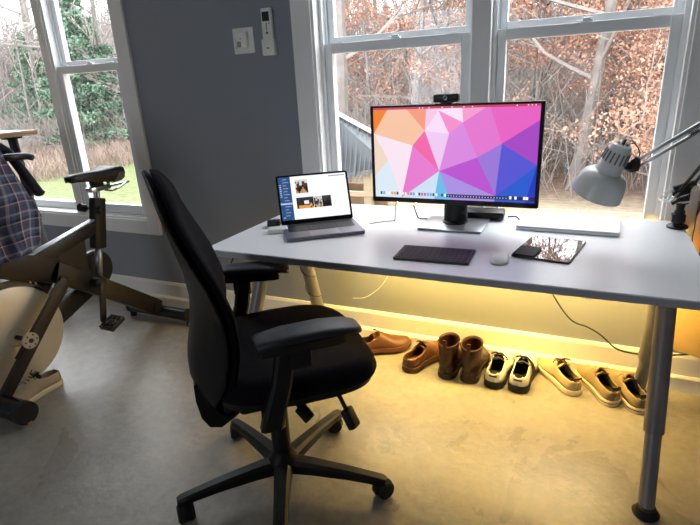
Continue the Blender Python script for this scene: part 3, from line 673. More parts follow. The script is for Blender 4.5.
# ------------------------------------------------------------------ shoes
def lerp_t(T, x):
    for (a, va), (b, vb) in zip(T[:-1], T[1:]):
        if x <= b: return va + (vb - va) * max(0, (x - a)) / (b - a)
    return T[-1][1]
WOUT = ((0, 0.0), (0.01, 0.36), (0.03, 0.56), (0.07, 0.74), (0.14, 0.82), (0.25, 0.80), (0.40, 0.77), (0.55, 0.88), (0.68, 1.0), (0.80, 0.96), (0.90, 0.74), (0.96, 0.47), (0.99, 0.24), (1.0, 0.0))
def shoe(name, label, cat, heel, toe, up_m, sole_m, in_m, lace_m=None, Ln=0.285, Wd=0.047, kind='shoe', group=None, heel_m=None, parts=(), side=1, heelblock=False, sole=0.026, cuff=None):
    hx, hy = heel; ang = math.atan2(toe[1] - hy, toe[0] - hx)
    t = thing(name, label, cat, (hx, hy, 0.0), ang, group)
    def ol(grow, n=40, a0=0.0, a1=1.0):
        xs = [a0 + (a1 - a0) * (1 - math.cos(PI * q / n)) / 2 for q in range(n + 1)]
        L_ = [(x * Ln + (grow if x > .5 else -grow) * (abs(2 * x - 1) ** 6), (Wd * lerp_t(WOUT, x) + grow * min(1, 8 * x, 8 * (1 - x))) * (1 + 0.06 * side * math.sin(PI * x)) ) for x in xs]
        R_ = [(x * Ln + (grow if x > .5 else -grow) * (abs(2 * x - 1) ** 6), -(Wd * lerp_t(WOUT, x) + grow * min(1, 8 * x, 8 * (1 - x))) * (1 - 0.06 * side * math.sin(PI * x)) ) for x in xs]
        return R_[:-1] + L_[:0:-1]
    s0 = 0.012 if heelblock else 0.0
    sp = lambda x: 0.010 * max(0, (x / Ln - 0.72) / 0.28) ** 2 + (0.011 if heelblock and x > Ln * .30 else 0)       # toe spring
    if heelblock:
        b = MB(); b.rings([[(x, y, z_ + (sp(x) * .9)) for x, y in ol(0.004)] for z_ in (0.004, sole)])
        b.build('sole', sole_m, t, 40)
        hb_ = [(x, y) for x, y in ol(0.003, 40, 0.0, 1.0) if x < Ln * .29]
        MB().rings([[(x, y, z_) for x, y in sorted(hb_, key=lambda p: math.atan2(p[1], p[0] - Ln * .14))] for z_ in (0.0, 0.015)]).build('heel_block', heel_m or sole_m, t, 40)
    else:
        b = MB(); b.rings([[(x, y, z_ + sp(x) * (1 if z_ < .01 else .8)) for x, y in ol(g_)] for g_, z_ in ((0.001, 0.0), (0.004, 0.004), (0.004, sole - .003), (0.002, sole))])
        b.build('sole', sole_m, t, 40)
    boot = kind == 'boot'
    H = ((0, 0.050), (0.04, 0.062), (0.12, 0.066), (0.25, 0.066), (0.38, 0.078), (0.45, 0.080), (0.55, 0.066), (0.68, 0.046), (0.80, 0.037), (0.90, 0.033), (0.96, 0.026), (1.0, 0.006))
    # upper: arches along the shoe; the mouth is left open
    b = MB(); NU, NV = 44, 20; grid = []
    for u in range(NU + 1):
        x = 0.004 + 0.992 * (1 - math.cos(PI * u / NU)) / 2; w = 0.00002 if u in (0, NU) else max(0.0012, Wd * lerp_t(WOUT, x) - 0.001); h = lerp_t(H, x) * (1.0 if not boot else (1.15 if x < .5 else 1.05)); row = []
        for v in range(NV + 1):
            f_ = -1 + 2 * v / NV; s_ = math.sin(f_ * PI / 2); c_ = math.cos(f_ * PI / 2)
            lean = 1 - 0.12 * c_
            yy = w * (abs(s_) ** 0.82) * (1 if s_ > 0 else -1) * lean
            yy *= (1 + 0.06 * side * math.sin(PI * x) * (1 if yy > 0 else -1))
            row.append(b.bm.verts.new((x * Ln, yy, sole - 0.004 + h * max(0, c_) ** (0.62 if x < .45 else 0.8) + sp(x * Ln) * .8)))
        grid.append(row)
    for u in range(NU):
        xm = 0.004 + 0.992 * (1 - math.cos(PI * (u + .5) / NU)) / 2
        op = 0.0
        if xm < 0.46: op = 0.62 if xm > .03 else 0.52
        if 0.38 < xm < 0.46: op = 0.62 * ((0.46 - xm) / 0.08) ** .5
        for v in range(NV):
            fm_ = abs(-1 + 2 * (v + .5) / NV)
            if fm_ < op: continue
            b.bm.faces.new((grid[u][v], grid[u + 1][v], grid[u + 1][v + 1], grid[u][v + 1]))
    for v in [v for v in b.bm.verts if not v.link_faces]: b.bm.verts.remove(v)
    upo = b.build('upper', up_m, t, 180)
    sd_ = upo.modifiers.new('thickness', 'SOLIDIFY'); sd_.thickness = 0.0035; sd_.offset = -1
    MB().prism([(x * .97 + .004, y * .86) for x, y in ol(0.0) if x < Ln * .62], sole - 0.003, sole + 0.004).build('insole', in_m, t)
    if not boot:                                     # tongue
        tg = MB(); rg = []
        for x, z, w in ((0.35, 0.098, .026), (0.385, 0.092, .027), (0.45, 0.080, .026), (0.54, 0.066, .022), (0.60, 0.055, .02)):
            z = z + sole - .024
            rg.append([(x * Ln, y * w, z - .010 * y * y + dz) for y, dz in ((-1, 0), (0, .002), (1, 0), (1, -.004), (0, -.003), (-1, -.004))])
        tg.rings(rg).build('tongue', parts.get('tongue', up_m) if parts else up_m, t, 60)
    if lace_m is not None:
        for k_ in range(4 if not boot else 5):
            x = (0.43 + 0.052 * k_) * Ln; z = sole - .004 + lerp_t(H, x / Ln) * (1.06 if boot else 1.0); w = 0.020 - .0015 * k_
            MB().tube(smoothpts([(x - .004, -w, z - .010), (x, -w * .5, z + .001), (x + .003, 0, z + .0035), (x, w * .5, z + .001), (x - .004, w, z - .010)], 4), 0.0022, 6).build('lace', lace_m, t, 180)
        if not boot:
            x = 0.40 * Ln; z = sole - .004 + lerp_t(H, .42) + .004
            MB().tube(smoothpts([(x + .012, 0, z), (x, .014, z + .010), (x - .008, .026, z + .004), (x + .008, .020, z), (x + .012, 0, z + .003), (x, -.016, z + .010), (x - .010, -.028, z + .003), (x + .008, -.018, z), (x + .014, .002, z), (x + .02, .03, z - .006), (x + .018, .036, z - .014)], 6), 0.002, 6).build('lace_bow', lace_m, t, 180)
    if boot:                                         # ankle shaft, open at the top, with pull tab
        rg = []; N = 28
        for (cx, a_, b_, z) in ((0.205, 0.240, 0.84, 0.060), (0.222, 0.232, 0.88, 0.10), (0.220, 0.222, 0.93, 0.135), (0.218, 0.220, 0.97, 0.155), (0.216, 0.220, 0.98, 0.170)):
            rg.append([(cx * Ln + a_ * Ln * math.cos(2 * PI * q / N), b_ * Wd * math.sin(2 * PI * q / N), z + 0.008 * math.cos(2 * PI * q / N) * (z > .15)) for q in range(N)])
        s_ = MB(); s_.rings(rg, cap=False); so = s_.build('shaft', up_m, t, 180); sd_ = so.modifiers.new('thickness', 'SOLIDIFY'); sd_.thickness = 0.004; sd_.offset = -1
        c_ = MB(); c_.tube([(cx_, cy_, cz_) for cx_, cy_, cz_ in rg[-1]] + [rg[-1][0]], 0.0026, 6, cap=False); c_.build('cuff', cuff or in_m, t, 180)
        MB().rings([[(0.001, y, z) for y, z in ((-.008, .13), (.008, .13))] + [(-.003, y, z) for y, z in ((.008, .13), (-.008, .13))], [(0.001, y, z) for y, z in ((-.008, .195), (.008, .195))] + [(-.003, y, z) for y, z in ((.008, .195), (-.008, .195))]]).build('pull_tab', in_m, t)
        MB().prism([(x, y * .8) for x, y in ol(0.0) if x < Ln * .42], .060, .066).build('shaft_lining', in_m, t)
    if parts:
        if 'heel_patch' in parts:
            pm, z0, z1, hw = parts['heel_patch']; r2 = []
            for z in (z0, z1):
                L_ = []
                for q in range(9):
                    y = -hw + 2 * hw * q / 8; x = 0.0
                    for xx_ in [i_ / 400 for i_ in range(60)]:
                        if (Wd * lerp_t(WOUT, xx_)) * .97 >= abs(y): x = xx_ * Ln; break
                    L_.append((x, y))
                r2.append([(x - .0035, y, z) for x, y in L_] + [(x + .0005, y, z) for x, y in L_[::-1]])
            MB().rings(r2).build('heel_patch', pm, t, 60)
        if 'stripe' in parts:
            MB().rings([[(x, y, z_ + sp(x) * .8) for x, y in ol(0.0048)] for z_ in (sole * .52, sole * .66)], cap=False).build('sole_stripe', parts['stripe'], t, 60)
        if 'counter' in parts:                     # dark instep band over the arch of a two-tone shoe
            b = MB(); rg = []
            for x in (0.43, 0.47, 0.52, 0.57):
                w = Wd * lerp_t(WOUT, x) + .0012; h = lerp_t(H, x) + .0012; ring = []
                for v in range(15):
                    f_ = -1 + 2 * v / 14; s_ = math.sin(f_ * PI / 2); c_ = math.cos(f_ * PI / 2)
                    ring.append((x * Ln, w * (abs(s_) ** .82) * (1 if s_ > 0 else -1) * (1 - .12 * c_), sole - .004 + h * c_ ** .8 + sp(x * Ln) * .8))
                rg.append(ring)
            b.rings(rg, close=False, cap=False); b.build('saddle_band', parts['counter'], t, 180)
    return t
LB1 = mat('tan_brown_leather', (92, 58, 36), 0.48, var=0.18, scale=18, bump=0.1, bscale=160)
LB2 = mat('red_brown_leather', (50, 22, 16), 0.45, var=0.22, scale=22, bump=0.12, bscale=160)
LSO = mat('brown_sole', (98, 58, 34), 0.6); LSD = mat('dark_sole', (34, 22, 18), 0.6)
LIN = mat('tan_lining', (184, 142, 92), 0.8); DIN = mat('dark_lining', (22, 16, 16), 0.85); BIN = mat('brown_lining', (84, 42, 24), 0.8)
WLE = mat('white_leather', (236, 232, 222), 0.4, bump=0.05, bscale=120)
CAN = mat('tan_canvas', (178, 162, 128), 0.9, var=0.06, scale=60, bump=0.2, bscale=700)
CAN2 = mat('khaki_canvas', (142, 124, 94), 0.9, var=0.06, scale=60, bump=0.2, bscale=700)
OFF = mat('offwhite_rubber', (222, 208, 178), 0.55); LDB = mat('dark_brown_lace', (70, 34, 26), 0.7); LTN = mat('tan_lace', (176, 150, 108), 0.8); LBK = mat('black_lace', (16, 16, 18), 0.7)
NVY = mat('dark_label', (40, 36, 44), 0.6)
RED = mat('brown_heel_tab', (120, 52, 40), 0.7)
shoe('leather_shoe', 'tan brown leather lace-up shoe partly hidden behind the chair seat', 'shoe', (-0.250, -0.185), (0.02, -0.02), LB1, LSO, LIN, LDB, Wd=0.052, Ln=0.295, kind='shoe', heelblock=True, heel_m=LSO, group='pair of tan brown leather shoes', side=-1)
shoe('leather_shoe', 'tan brown leather lace-up shoe with its heel towards the room, beside the boots', 'shoe', (0.052, -0.262), (0.168, -0.012), LB1, LSO, LIN, LDB, Wd=0.051, heelblock=True, heel_m=LSO, group='pair of tan brown leather shoes')
shoe('leather_boot', 'dark red brown ankle boot standing next to the tan brown shoe', 'boot', (0.236, -0.262), (0.250, 0.02), LB2, LSD, BIN, LDB, Ln=0.268, Wd=0.048, kind='boot', heelblock=True, group='pair of dark brown ankle boots', side=-1, cuff=LB2)
shoe('leather_boot', 'dark red brown ankle boot standing next to the white shoes', 'boot', (0.340, -0.262), (0.354, 0.02), LB2, LSD, BIN, LDB, Ln=0.268, Wd=0.048, kind='boot', heelblock=True, group='pair of dark brown ankle boots', cuff=LB2)
wp = dict(tongue=WLE, heel_patch=(LSD, .060, .066, .017), counter=DIN)
shoe('two_tone_shoe', 'white and black two-tone shoe with dark sole next to the boots', 'shoe', (0.447, -0.268), (0.462, -0.0), WLE, M['rubber'], DIN, LBK, Ln=0.268, Wd=0.051, sole=0.034, parts=wp, group='pair of white and black shoes', side=-1)
shoe('two_tone_shoe', 'white and black two-tone shoe with dark sole next to the tan sneaker', 'shoe', (0.550, -0.266), (0.570, 0.0), WLE, M['rubber'], DIN, LBK, Ln=0.268, Wd=0.051, sole=0.034, parts=wp, group='pair of white and black shoes')
shoe('canvas_sneaker', 'pale tan canvas sneaker with dark brown laces, next to the white shoes', 'shoe', (0.782, -0.205), (0.628, 0.02), CAN, OFF, DIN, LDB, Ln=0.285, parts=dict(tongue=CAN, heel_patch=(RED, .078, .088, .016)), group='canvas sneakers under the desk')
shoe('canvas_sneaker', 'khaki canvas sneaker with tan laces, middle one of the three sneakers', 'shoe', (0.922, -0.232), (0.784, 0.028), CAN2, OFF, DIN, LTN, Ln=0.29, parts=dict(tongue=CAN2, heel_patch=(NVY, .076, .090, .016), stripe=NVY), group='canvas sneakers under the desk', side=-1)
shoe('canvas_sneaker', 'khaki canvas sneaker with tan laces, closest to the right desk legs', 'shoe', (1.020, -0.250), (0.895, 0.027), CAN2, OFF, DIN, LTN, Ln=0.29, parts=dict(tongue=CAN2, heel_patch=(NVY, .076, .090, .016), stripe=NVY), group='canvas sneakers under the desk')
shoe('canvas_sneaker', 'beige canvas sneaker with black laces lying behind the exercise bike wheel', 'shoe', (-1.470, -0.895), (-1.480, -1.17), mat('beige_canvas', (178, 160, 134), 0.9, var=0.05, scale=60, bump=.15, bscale=600), OFF, DIN, LBK, Ln=0.27, parts=dict(tongue=DIN))
# ------------------------------------------------------------------ exercise bike (runs along y, front towards the viewer)
BO = Vector((-1.5, -0.70, 0))
bk = thing('exercise_bike', 'dark bronze indoor cycling bike with pale flywheel in front of the left window', 'exercise bike', BO)
BR = mat('bronze_frame', (40, 34, 29), 0.45, metal=0.25, var=0.04, scale=12)
FLY = mat('flywheel_steel', (226, 212, 186), 0.38, metal=0.35, var=0.03, scale=5)
def B(y, z, x=0.0): return Vector((x, y + 0.70, z))
def plate(outline, x0, x1, name, m, bev=0.004, parent=None):
    """flat shape in the bike's side plane, from x0 to x1"""
    t = MB().prism([(y + .70, z) for y, z in outline], x0, x1, Matrix(((0, 0, 1, 0), (1, 0, 0, 0), (0, 1, 0, 0), (0, 0, 0, 1))), bev)
    return t.build(name, m, parent or bk, 40)
f = MB()
bar(f, B(-0.205, 0.085), B(-0.56, 0.36), 0.05, 0.095, bev=0.01); bar(f, B(-0.54, 0.345), B(-0.80, 0.535), 0.05, 0.10, bev=0.01); bar(f, B(-0.76, 0.515), B(-1.16, 0.70), 0.05, 0.12, bev=0.01)
f.build('main_beam', BR, bk, 40)
f = MB(); bar(f, B(-0.50, 0.665), B(-0.90, 0.585), 0.046, 0.062, bev=0.008); f.build('top_tube', BR, bk, 40)
f = MB(); bar(f, B(-0.51, 0.699), B(-0.90, 0.619), 0.036, 0.008, bev=0.002); f.build('top_trim', mat('pale_trim', (190, 196, 206), 0.3, metal=0.5), bk, 40)
plate([(-0.60, 0.42), (-0.585, 0.64), (-0.66, 0.64), (-0.80, 0.55)], -0.012, 0.012, 'gusset', BR)
f = MB(); bar(f, B(-0.515, 0.550), B(-0.458, 0.800), 0.050, 0.066, up=(0, 1, 0), bev=0.008); f.build('seat_tube', BR, bk, 40)
MB().tube([B(-0.548, 0.40), B(-0.508, 0.575)], 0.0185, 18).build('seat_post', M['silver'], bk, 180)
f = MB(); f.tube([B(-0.505, .755, -.045), B(-0.535, .765, -.045)], .02, 14); f.tube([B(-0.49, .75, -.045), B(-.51, .757, -.045)], .009, 10); f.build('seat_knob', M['black'], bk, 40)
f = MB(); f.tube([B(-0.485, 0.745, 0.024), B(-0.485, 0.745, 0.055)], 0.018, 14); f.build('seat_knob', M['black'], bk, 40)
f = MB(); f.tube([B(-0.463, 0.79), B(-0.452, 0.845)], 0.016, 14); f.box(-0.022, 0.022, B(-0.50, 0).y, B(-0.38, 0).y, 0.832, 0.856, 0.004); f.box(-0.014, 0.014, B(-0.40, 0).y, B(-0.25, 0).y, 0.838, 0.850, 0.003, 2, Matrix.Translation((0, 0, 0)))
f.tube(smoothpts([B(-0.42, .832, .02), B(-0.38, .822, .026), B(-0.33, .83, .026), B(-0.28, .845, .02)]), 0.005, 8)
f.build('saddle_slider', M['chrome'], bk, 40)
f = MB(); f.box(-0.02, 0.02, B(-0.475, 0).y, B(-0.415, 0).y, 0.854, 0.895, 0.008); f.build('saddle_clamp', M['black'], bk, 40)
f = MB(); f.tube([B(-0.375, .855, .0), B(-0.37, .885, .0)], 0.008, 10); f.build('slider_bolt', M['black'], bk, 40)
s = MB(); rg = []
for y, w, zt, h in ((-0.607, 0.010, 0.921, 0.014), (-0.600, 0.022, 0.928, 0.032), (-0.565, 0.026, 0.934, 0.040), (-0.50, 0.032, 0.936, 0.050), (-0.45, 0.046, 0.938, 0.062), (-0.40, 0.070, 0.944, 0.078), (-0.355, 0.083, 0.948, 0.082), (-0.325, 0.078, 0.944, 0.070), (-0.312, 0.058, 0.934, 0.045), (-0.308, 0.03, 0.925, 0.02)):
    rg.append([B(y, zt - h * c - (0.010 * (1 - abs(a)) if c < .1 and y > -.48 else 0), a * w) for a, c in ((-1, .55), (-.95, .2), (-.7, .03), (-.3, 0), (.3, 0), (.7, .03), (.95, .2), (1, .55), (.8, .95), (.3, .75), (-.3, .75), (-.8, .95))])
s.rings(rg).build('saddle', M['black'], bk, 60)
ss = MB(); ss.rings([[B(y, z, 0.0805 - max(0, (y + .40) ** 2) * 1.2 + dx) for y, z in pts_] for dx, pts_ in ((0.001, [(-0.435, .868), (-0.40, .877), (-0.36, .915), (-0.335, .918), (-0.327, .885), (-0.36, .872)]), (0.005, [(-0.43, .870), (-0.40, .879), (-0.36, .912), (-0.337, .914), (-0.33, .887), (-0.36, .875)]))])
ss.build('saddle_side_panel', mat('saddle_grey', (120, 118, 116), 0.6), bk, 40)
for s_, nm in ((1, 'r'), (-1, 'l')):
    f = MB(); bar(f, B(-0.765, 0.482, s_ * 0.056), B(-1.185, 0.066, s_ * 0.056), 0.024, 0.056, up=(1, 0, 0) if False else (0, 0, 1), bev=0.006)
    f.build('fork_blade', BR, bk, 40)
    f = MB(); bar(f, B(-0.805, 0.484, s_ * 0.064), B(-1.08, 0.226, s_ * 0.064), 0.008, 0.014, bev=0.002); f.build('fork_strip', M['black'], bk, 40)
    mm = frame(B(-1.005, 0.281, s_ * 0.067), (0, 1, 0), (0, 0, 1), (1, 0, 0)) if s_ > 0 else frame(B(-1.005, 0.281, s_ * 0.067), (0, -1, 0), (0, 0, 1), (-1, 0, 0))
    c = MB(); c.lathe([(0, 0), (0.036, 0), (0.036, 0.010), (0.014, 0.012), (0.014, 0.009), (0, 0.009)], 28, mm); cap = c.build('hub_cap', mat('hub_pale', (188, 180, 168), 0.4, metal=0.4), bk, 40)
    c = MB()
    for q in range(6): c.lathe([(0, 0), (0.0038, 0), (0.0038, 0.003), (0, 0.003)], 10, mm @ Matrix.Translation((0.026 * math.cos(q * PI / 3), 0.026 * math.sin(q * PI / 3), 0.0095)))
    c.lathe([(0, 0), (0.010, 0), (0.010, 0.004), (0, 0.004)], 16, mm @ Matrix.Translation((0, 0, 0.009))); c.build('hub_bolts', M['black'], cap, 40)
fm = frame(B(-1.005, 0.281, -0.034), (0, 1, 0), (0, 0, 1), (1, 0, 0))
fl = MB().lathe([(0, -0.012), (0.04, -0.012), (0.045, -0.016), (0.222, -0.016), (0.230, -0.012), (0.230, 0.012), (0.222, 0.016), (0.045, 0.016), (0.04, 0.012), (0, 0.012)], 72, fm).build('flywheel', FLY, bk, 35)
MB().tube([B(-1.005, .281, -.066), B(-1.005, .281, .066)], 0.010, 14).build('axle', M['black'], bk, 180)
gu = MB(); rg = []
for q in range(19):
    a = math.radians(45 + 110 * q / 18); rg.append([B(-1.005 + r_ * math.cos(a), 0.281 + r_ * math.sin(a), x - .034) for r_, x in ((0.238, -0.030), (0.266, -0.026), (0.266, 0.026), (0.238, 0.030))])
gu.rings(rg).build('wheel_guard', M['black'], bk, 35)
f = MB()
f.tube([B(-0.89, .506, -.009), B(-0.89, .506, -.003)], 0.006, 8); f.tube([B(-0.87, .494, -.009), B(-0.87, .494, -.003)], 0.006, 8); f.build('guard_bolts', M['chrome'], bk, 40)
# belt side: crank disc and long cover behind the frame
gm = frame(B(-0.505, 0.425, -0.07), (0, 1, 0), (0, 0, 1), (1, 0, 0))
MB().lathe([(0, -0.018), (0.095, -0.018), (0.102, -0.010), (0.102, 0.010), (0.095, 0.018), (0, 0.018)], 48, gm).build('crank_disc', M['black'], bk, 40)
MB().box(-0.012, 0.012, -0.012, 0.012, 0.0185, 0.0195, 0, 1, gm @ Matrix.Translation((0.03, 0.055, 0))).build('disc_sticker', M['white'], bk)
f = MB(); bar(f, B(-0.52, 0.365, -0.07), B(-0.95, 0.205, -0.07), 0.034, 0.10, bev=0.012); f.build('belt_cover', M['black'], bk, 40)
f = MB(); f.tube([B(-0.60, 0.40, -.10), B(-0.60, .40, .075)], 0.026, 18); f.build('crank_axle', M['black'], bk, 40)
for s_, by, bz in ((1, -0.650, 0.215), (-1, -0.55, 0.585)):
    f = MB(); bar(f, B(-0.60, 0.40, s_ * 0.082), B(by, bz, s_ * 0.096), 0.018, 0.030, up=(0, 1, .2), bev=0.005); f.tube([B(by, bz, s_ * .09), B(by, bz, s_ * .125)], 0.010, 10); cr = f.build('crank_arm', M['black'], bk, 40)
    p = MB(); pm = Matrix.Translation(B(by, bz, s_ * 0.155)) @ Matrix.Rotation(0.35, 4, 'X')
    for yy in (-0.044, 0.036): p.box(-0.042, 0.042, yy, yy + .010, -0.012, 0.012, 0.003, 2, pm)
    for xx in (-0.044, 0.034): p.box(xx, xx + .010, -0.044, 0.046, -0.012, 0.012, 0.003, 2, pm)
    p.box(-0.042, 0.042, -0.012, 0.012, -0.009, 0.009, 0.004, 2, pm)
    for xx in (-.02, .012): p.box(xx, xx + .008, -.040, .040, -.010, .010, .002, 2, pm)
    pe = p.build('pedal', M['black'], bk, 40)
    p = MB(); p.box(-.022, .022, -.013, .013, .0085, .0105, .002, 2, pm); p.build('reflector', M['chrome'], pe)
f = MB(); f.tube([(-0.235, B(-0.195, 0).y, 0.062), (0.215, B(-0.195, 0).y, 0.062)], 0.034, 22); f.build('rear_stabilizer', mat('stabilizer_black', (26, 30, 34), 0.3), bk, 40)
for xx in (-0.235, 0.205):
    f = MB(); f.tube([(xx, B(-0.195, 0).y, 0.062), (xx + .022, B(-0.195, 0).y, 0.062)], 0.038, 22); f.tube([(xx + .011, B(-.195, 0).y, .030), (xx + .011, B(-.195, 0).y, 0.0)], .018, 16)
    f.build('stabilizer_end', M['rubber'], bk, 40)
f = MB(); f.tube([B(-0.235, .10, -.03), B(-0.235, .10, .035)], 0.026, 16); f.tube([B(-0.225, .100, .030), B(-0.215, .122, .030)], 0.017, 14)
f.build('stabilizer_knob', M['rubber'], bk, 40)
f = MB(); f.tube([(-0.235, B(-1.185, 0).y, 0.060), (0.205, B(-1.185, 0).y, 0.060)], 0.046, 26); f.build('front_stabilizer', mat('stabilizer_gloss', (14, 14, 15), 0.25), bk, 40)
for xx in (-0.24, 0.19):
    f = MB(); f.tube([(xx, B(-1.185, 0).y, 0.060), (xx + .035, B(-1.185, 0).y, 0.060)], 0.049, 26); f.build('stabilizer_end', M['rubber'], bk, 40)
for xx in (-0.225, 0.208):
    f = MB(); f.tube([(xx, B(-1.185, 0).y, 0.02), (xx, B(-1.185, 0).y, 0.0)], 0.02, 16); f.build('levelling_foot', mat('pale_foot', (150, 130, 104), 0.5), bk, 40)
f = MB(); bar(f, B(-1.10, 0.66), B(-1.02, 1.04), 0.05, 0.066, up=(0, 1, 0), bev=0.008); f.build('handlebar_tube', BR, bk, 40)
f = MB()
for s_ in (-1, 1): f.tube(smoothpts([B(-1.02, 1.06, s_ * .03), B(-1.03, 1.07, s_ * .13), B(-0.98, 1.075, s_ * .20), B(-0.90, 1.07, s_ * .19), B(-0.855, 1.06, s_ * .16)]), 0.014, 12)
f.tube([B(-1.02, 1.06, -.05), B(-1.02, 1.06, .05)], .02, 12); f.build('handlebars', M['black'], bk, 180)

# ------------------------------------------------------------------ clothes hung over the handlebars
def plaid():
    m = bpy.data.materials.new('plaid_flannel'); m.use_nodes = True; nt = m.node_tree; b = nt.nodes['Principled BSDF']; b.inputs['Roughness'].default_value = 0.95
    uv = nt.nodes.new('ShaderNodeUVMap'); sp = nt.nodes.new('ShaderNodeSeparateXYZ'); nt.links.new(uv.outputs[0], sp.inputs[0])
    col = None
    def band(src, n, stops):
        mu = nt.nodes.new('ShaderNodeMath'); mu.operation = 'MULTIPLY'; mu.inputs[1].default_value = n; nt.links.new(src, mu.inputs[0])
        fr = nt.nodes.new('ShaderNodeMath'); fr.operation = 'FRACT'; nt.links.new(mu.outputs[0], fr.inputs[0])
        r = nt.nodes.new('ShaderNodeValToRGB'); r.color_ramp.interpolation = 'CONSTANT'
        e = r.color_ramp.elements; e[0].position = 0; e[0].color = lin(stops[0][1]); e[1].position = stops[1][0]; e[1].color = lin(stops[1][1])
        for p, c in stops[2:]: q = e.new(p); q.color = lin(c)
        nt.links.new(fr.outputs[0], r.inputs[0]); return r
    st = [(0, (62, 70, 94)), (0.30, (158, 152, 160)), (0.42, (78, 86, 112)), (0.62, (38, 40, 54)), (0.78, (180, 172, 176)), (0.84, (96, 72, 86))]
    a = band(sp.outputs[0], 7.5, st); c = band(sp.outputs[1], 8.5, st)
    mx = nt.nodes.new('ShaderNodeMixRGB'); mx.inputs[0].default_value = 0.5; nt.links.new(a.outputs[0], mx.inputs[1]); nt.links.new(c.outputs[0], mx.inputs[2]); nt.links.new(mx.outputs[0], b.inputs['Base Color'])
    return m
def drape(name, m, label, cat, edge, y0, path, fold, nf, seed, org, thick=0.004):
    """cloth thrown over a bar: path = (x, z) across the bar, edge(z) = y of the edge near the window"""
    rnd = random.Random(seed); b = bmesh.new(); uvl = b.loops.layers.uv.new('UVMap'); NU, NV = 46, 54; P = smoothpts([(x, 0, z) for x, z in path], 10); g = []
    ln = [0]
    for p, q in zip(P[:-1], P[1:]): ln.append(ln[-1] + (q - p).length)
    ph = [rnd.uniform(0, 6) for _ in range(4)]
    for v in range(NV + 1):
        d = ln[-1] * v / NV; k = max(i for i in range(len(ln)) if ln[i] <= d + 1e-9); k = min(k, len(P) - 2); t = (d - ln[k]) / max(1e-6, ln[k + 1] - ln[k]); p = P[k].lerp(P[k + 1], t); row = []
        for u in range(NU + 1):
            s = u / NU; ye = edge(p.z, p.x); y = y0 + (ye - y0) * s
            hang = min(1, max(0, (1.09 - p.z) / 0.25))
            fx = fold * hang * (math.sin(s * nf * 6.28 + ph[0] + 1.5 * p.z) + 0.5 * math.sin(s * nf * 11 + ph[1] - 4 * p.z) + .35 * math.sin(p.z * 22 + s * 5 + ph[2]))
            fy = 0.012 * hang * math.sin(p.z * 16 + s * 9 + ph[3])
            row.append((b.verts.new((p.x + fx - org[0], y + fy * s - org[1], p.z + .006 * math.sin(s * 17) * hang - org[2])), (s * abs(ye - y0) * 1.6, d * 1.6)))
        g.append(row)
    for v in range(NV):
        for u in range(NU):
            q = (g[v][u], g[v][u + 1], g[v + 1][u + 1], g[v + 1][u]); f = b.faces.new([w[0] for w in q]); f.smooth = True
            for lp_, w in zip(f.loops, q): lp_[uvl].uv = w[1]
    me = bpy.data.meshes.new(name); b.to_mesh(me); b.free(); me.materials.append(m); o = bpy.data.objects.new(name, me); C.objects.link(o)
    sd = o.modifiers.new('thickness', 'SOLIDIFY'); sd.thickness = thick
    o.location = org
    return tag(o, label, cat)
def e1(z, x):
    T = ((0.68, -1.02), (0.70, -0.985), (0.72, -0.95), (0.745, -0.937), (0.84, -0.927), (0.90, -0.944), (0.99, -0.971), (1.07, -1.0), (1.2, -1.01))
    for (a, xa), (b, xb) in zip(T[:-1], T[1:]):
        if z <= b: return xa + (xb - xa) * max(0, z - a) / (b - a)
    return -1.01
drape('flannel_shirt', plaid(), 'grey and navy plaid flannel shirt draped over the exercise bike handlebars', 'shirt', e1, -1.42, [(-1.355, .84), (-1.34, 1.0), (-1.33, 1.095), (-1.31, 1.108), (-1.285, 1.085), (-1.27, .97), (-1.262, .82), (-1.265, .70)], 0.016, 2.3, 3, (-1.28, -1.0, 0.9))
nav = mat('navy_cloth', (34, 38, 52), 0.95, var=0.1, scale=60, bump=0.3, bscale=60, sheen=0.2)
jk = thing('navy_jacket', 'dark navy jacket with dangling sleeves hung behind the plaid shirt', 'jacket', (-1.5, -0.95, 1.09))
def J(x, y, z): return Vector((x + 1.5, y + .95, z - 1.09))
s = MB(); s.tube(smoothpts([J(-1.50, -1.10, 1.13), J(-1.47, -0.95, 1.125), J(-1.47, -0.87, 1.085), J(-1.46, -0.825, 0.99), J(-1.46, -0.785, .905), J(-1.46, -0.775, .885)]), [0.03] * 30 + [0.026], 14, flat=0.6); s.build('sleeve', nav, jk, 180)
s = MB(); s.tube(smoothpts([J(-1.54, -1.10, 1.12), J(-1.52, -0.98, 1.115), J(-1.51, -0.895, 1.06), J(-1.51, -0.85, 0.96), J(-1.50, -0.82, .86), J(-1.50, -0.81, .80)]), [0.034] * 30 + [0.028], 14, flat=0.6); s.build('sleeve', nav, jk, 180)
s = MB(); s.tube([J(-1.46, -0.788, .912), J(-1.46, -0.758, .893), J(-1.46, -0.752, .893)], [.006, .007, .004], 8); s.build('cuff_strap', M['black'], jk, 180)
s = MB(); rg = []
for y, z, w, t in ((-1.25, 1.115, .15, .025), (-1.10, 1.125, .16, .03), (-0.98, 1.11, .13, .03), (-0.92, 1.07, .10, .03), (-0.89, .99, .085, .025), (-0.875, .90, .075, .02), (-0.875, .84, .06, .012)):
    rg.append([J(-1.52 + w * math.cos(a), y + t * .6 * math.sin(a), z + t * math.sin(a) + .008 * math.sin(3 * a)) for a in [2 * PI * q / 20 for q in range(20)]])
s.rings(rg).build('jacket_body', nav, jk, 180)

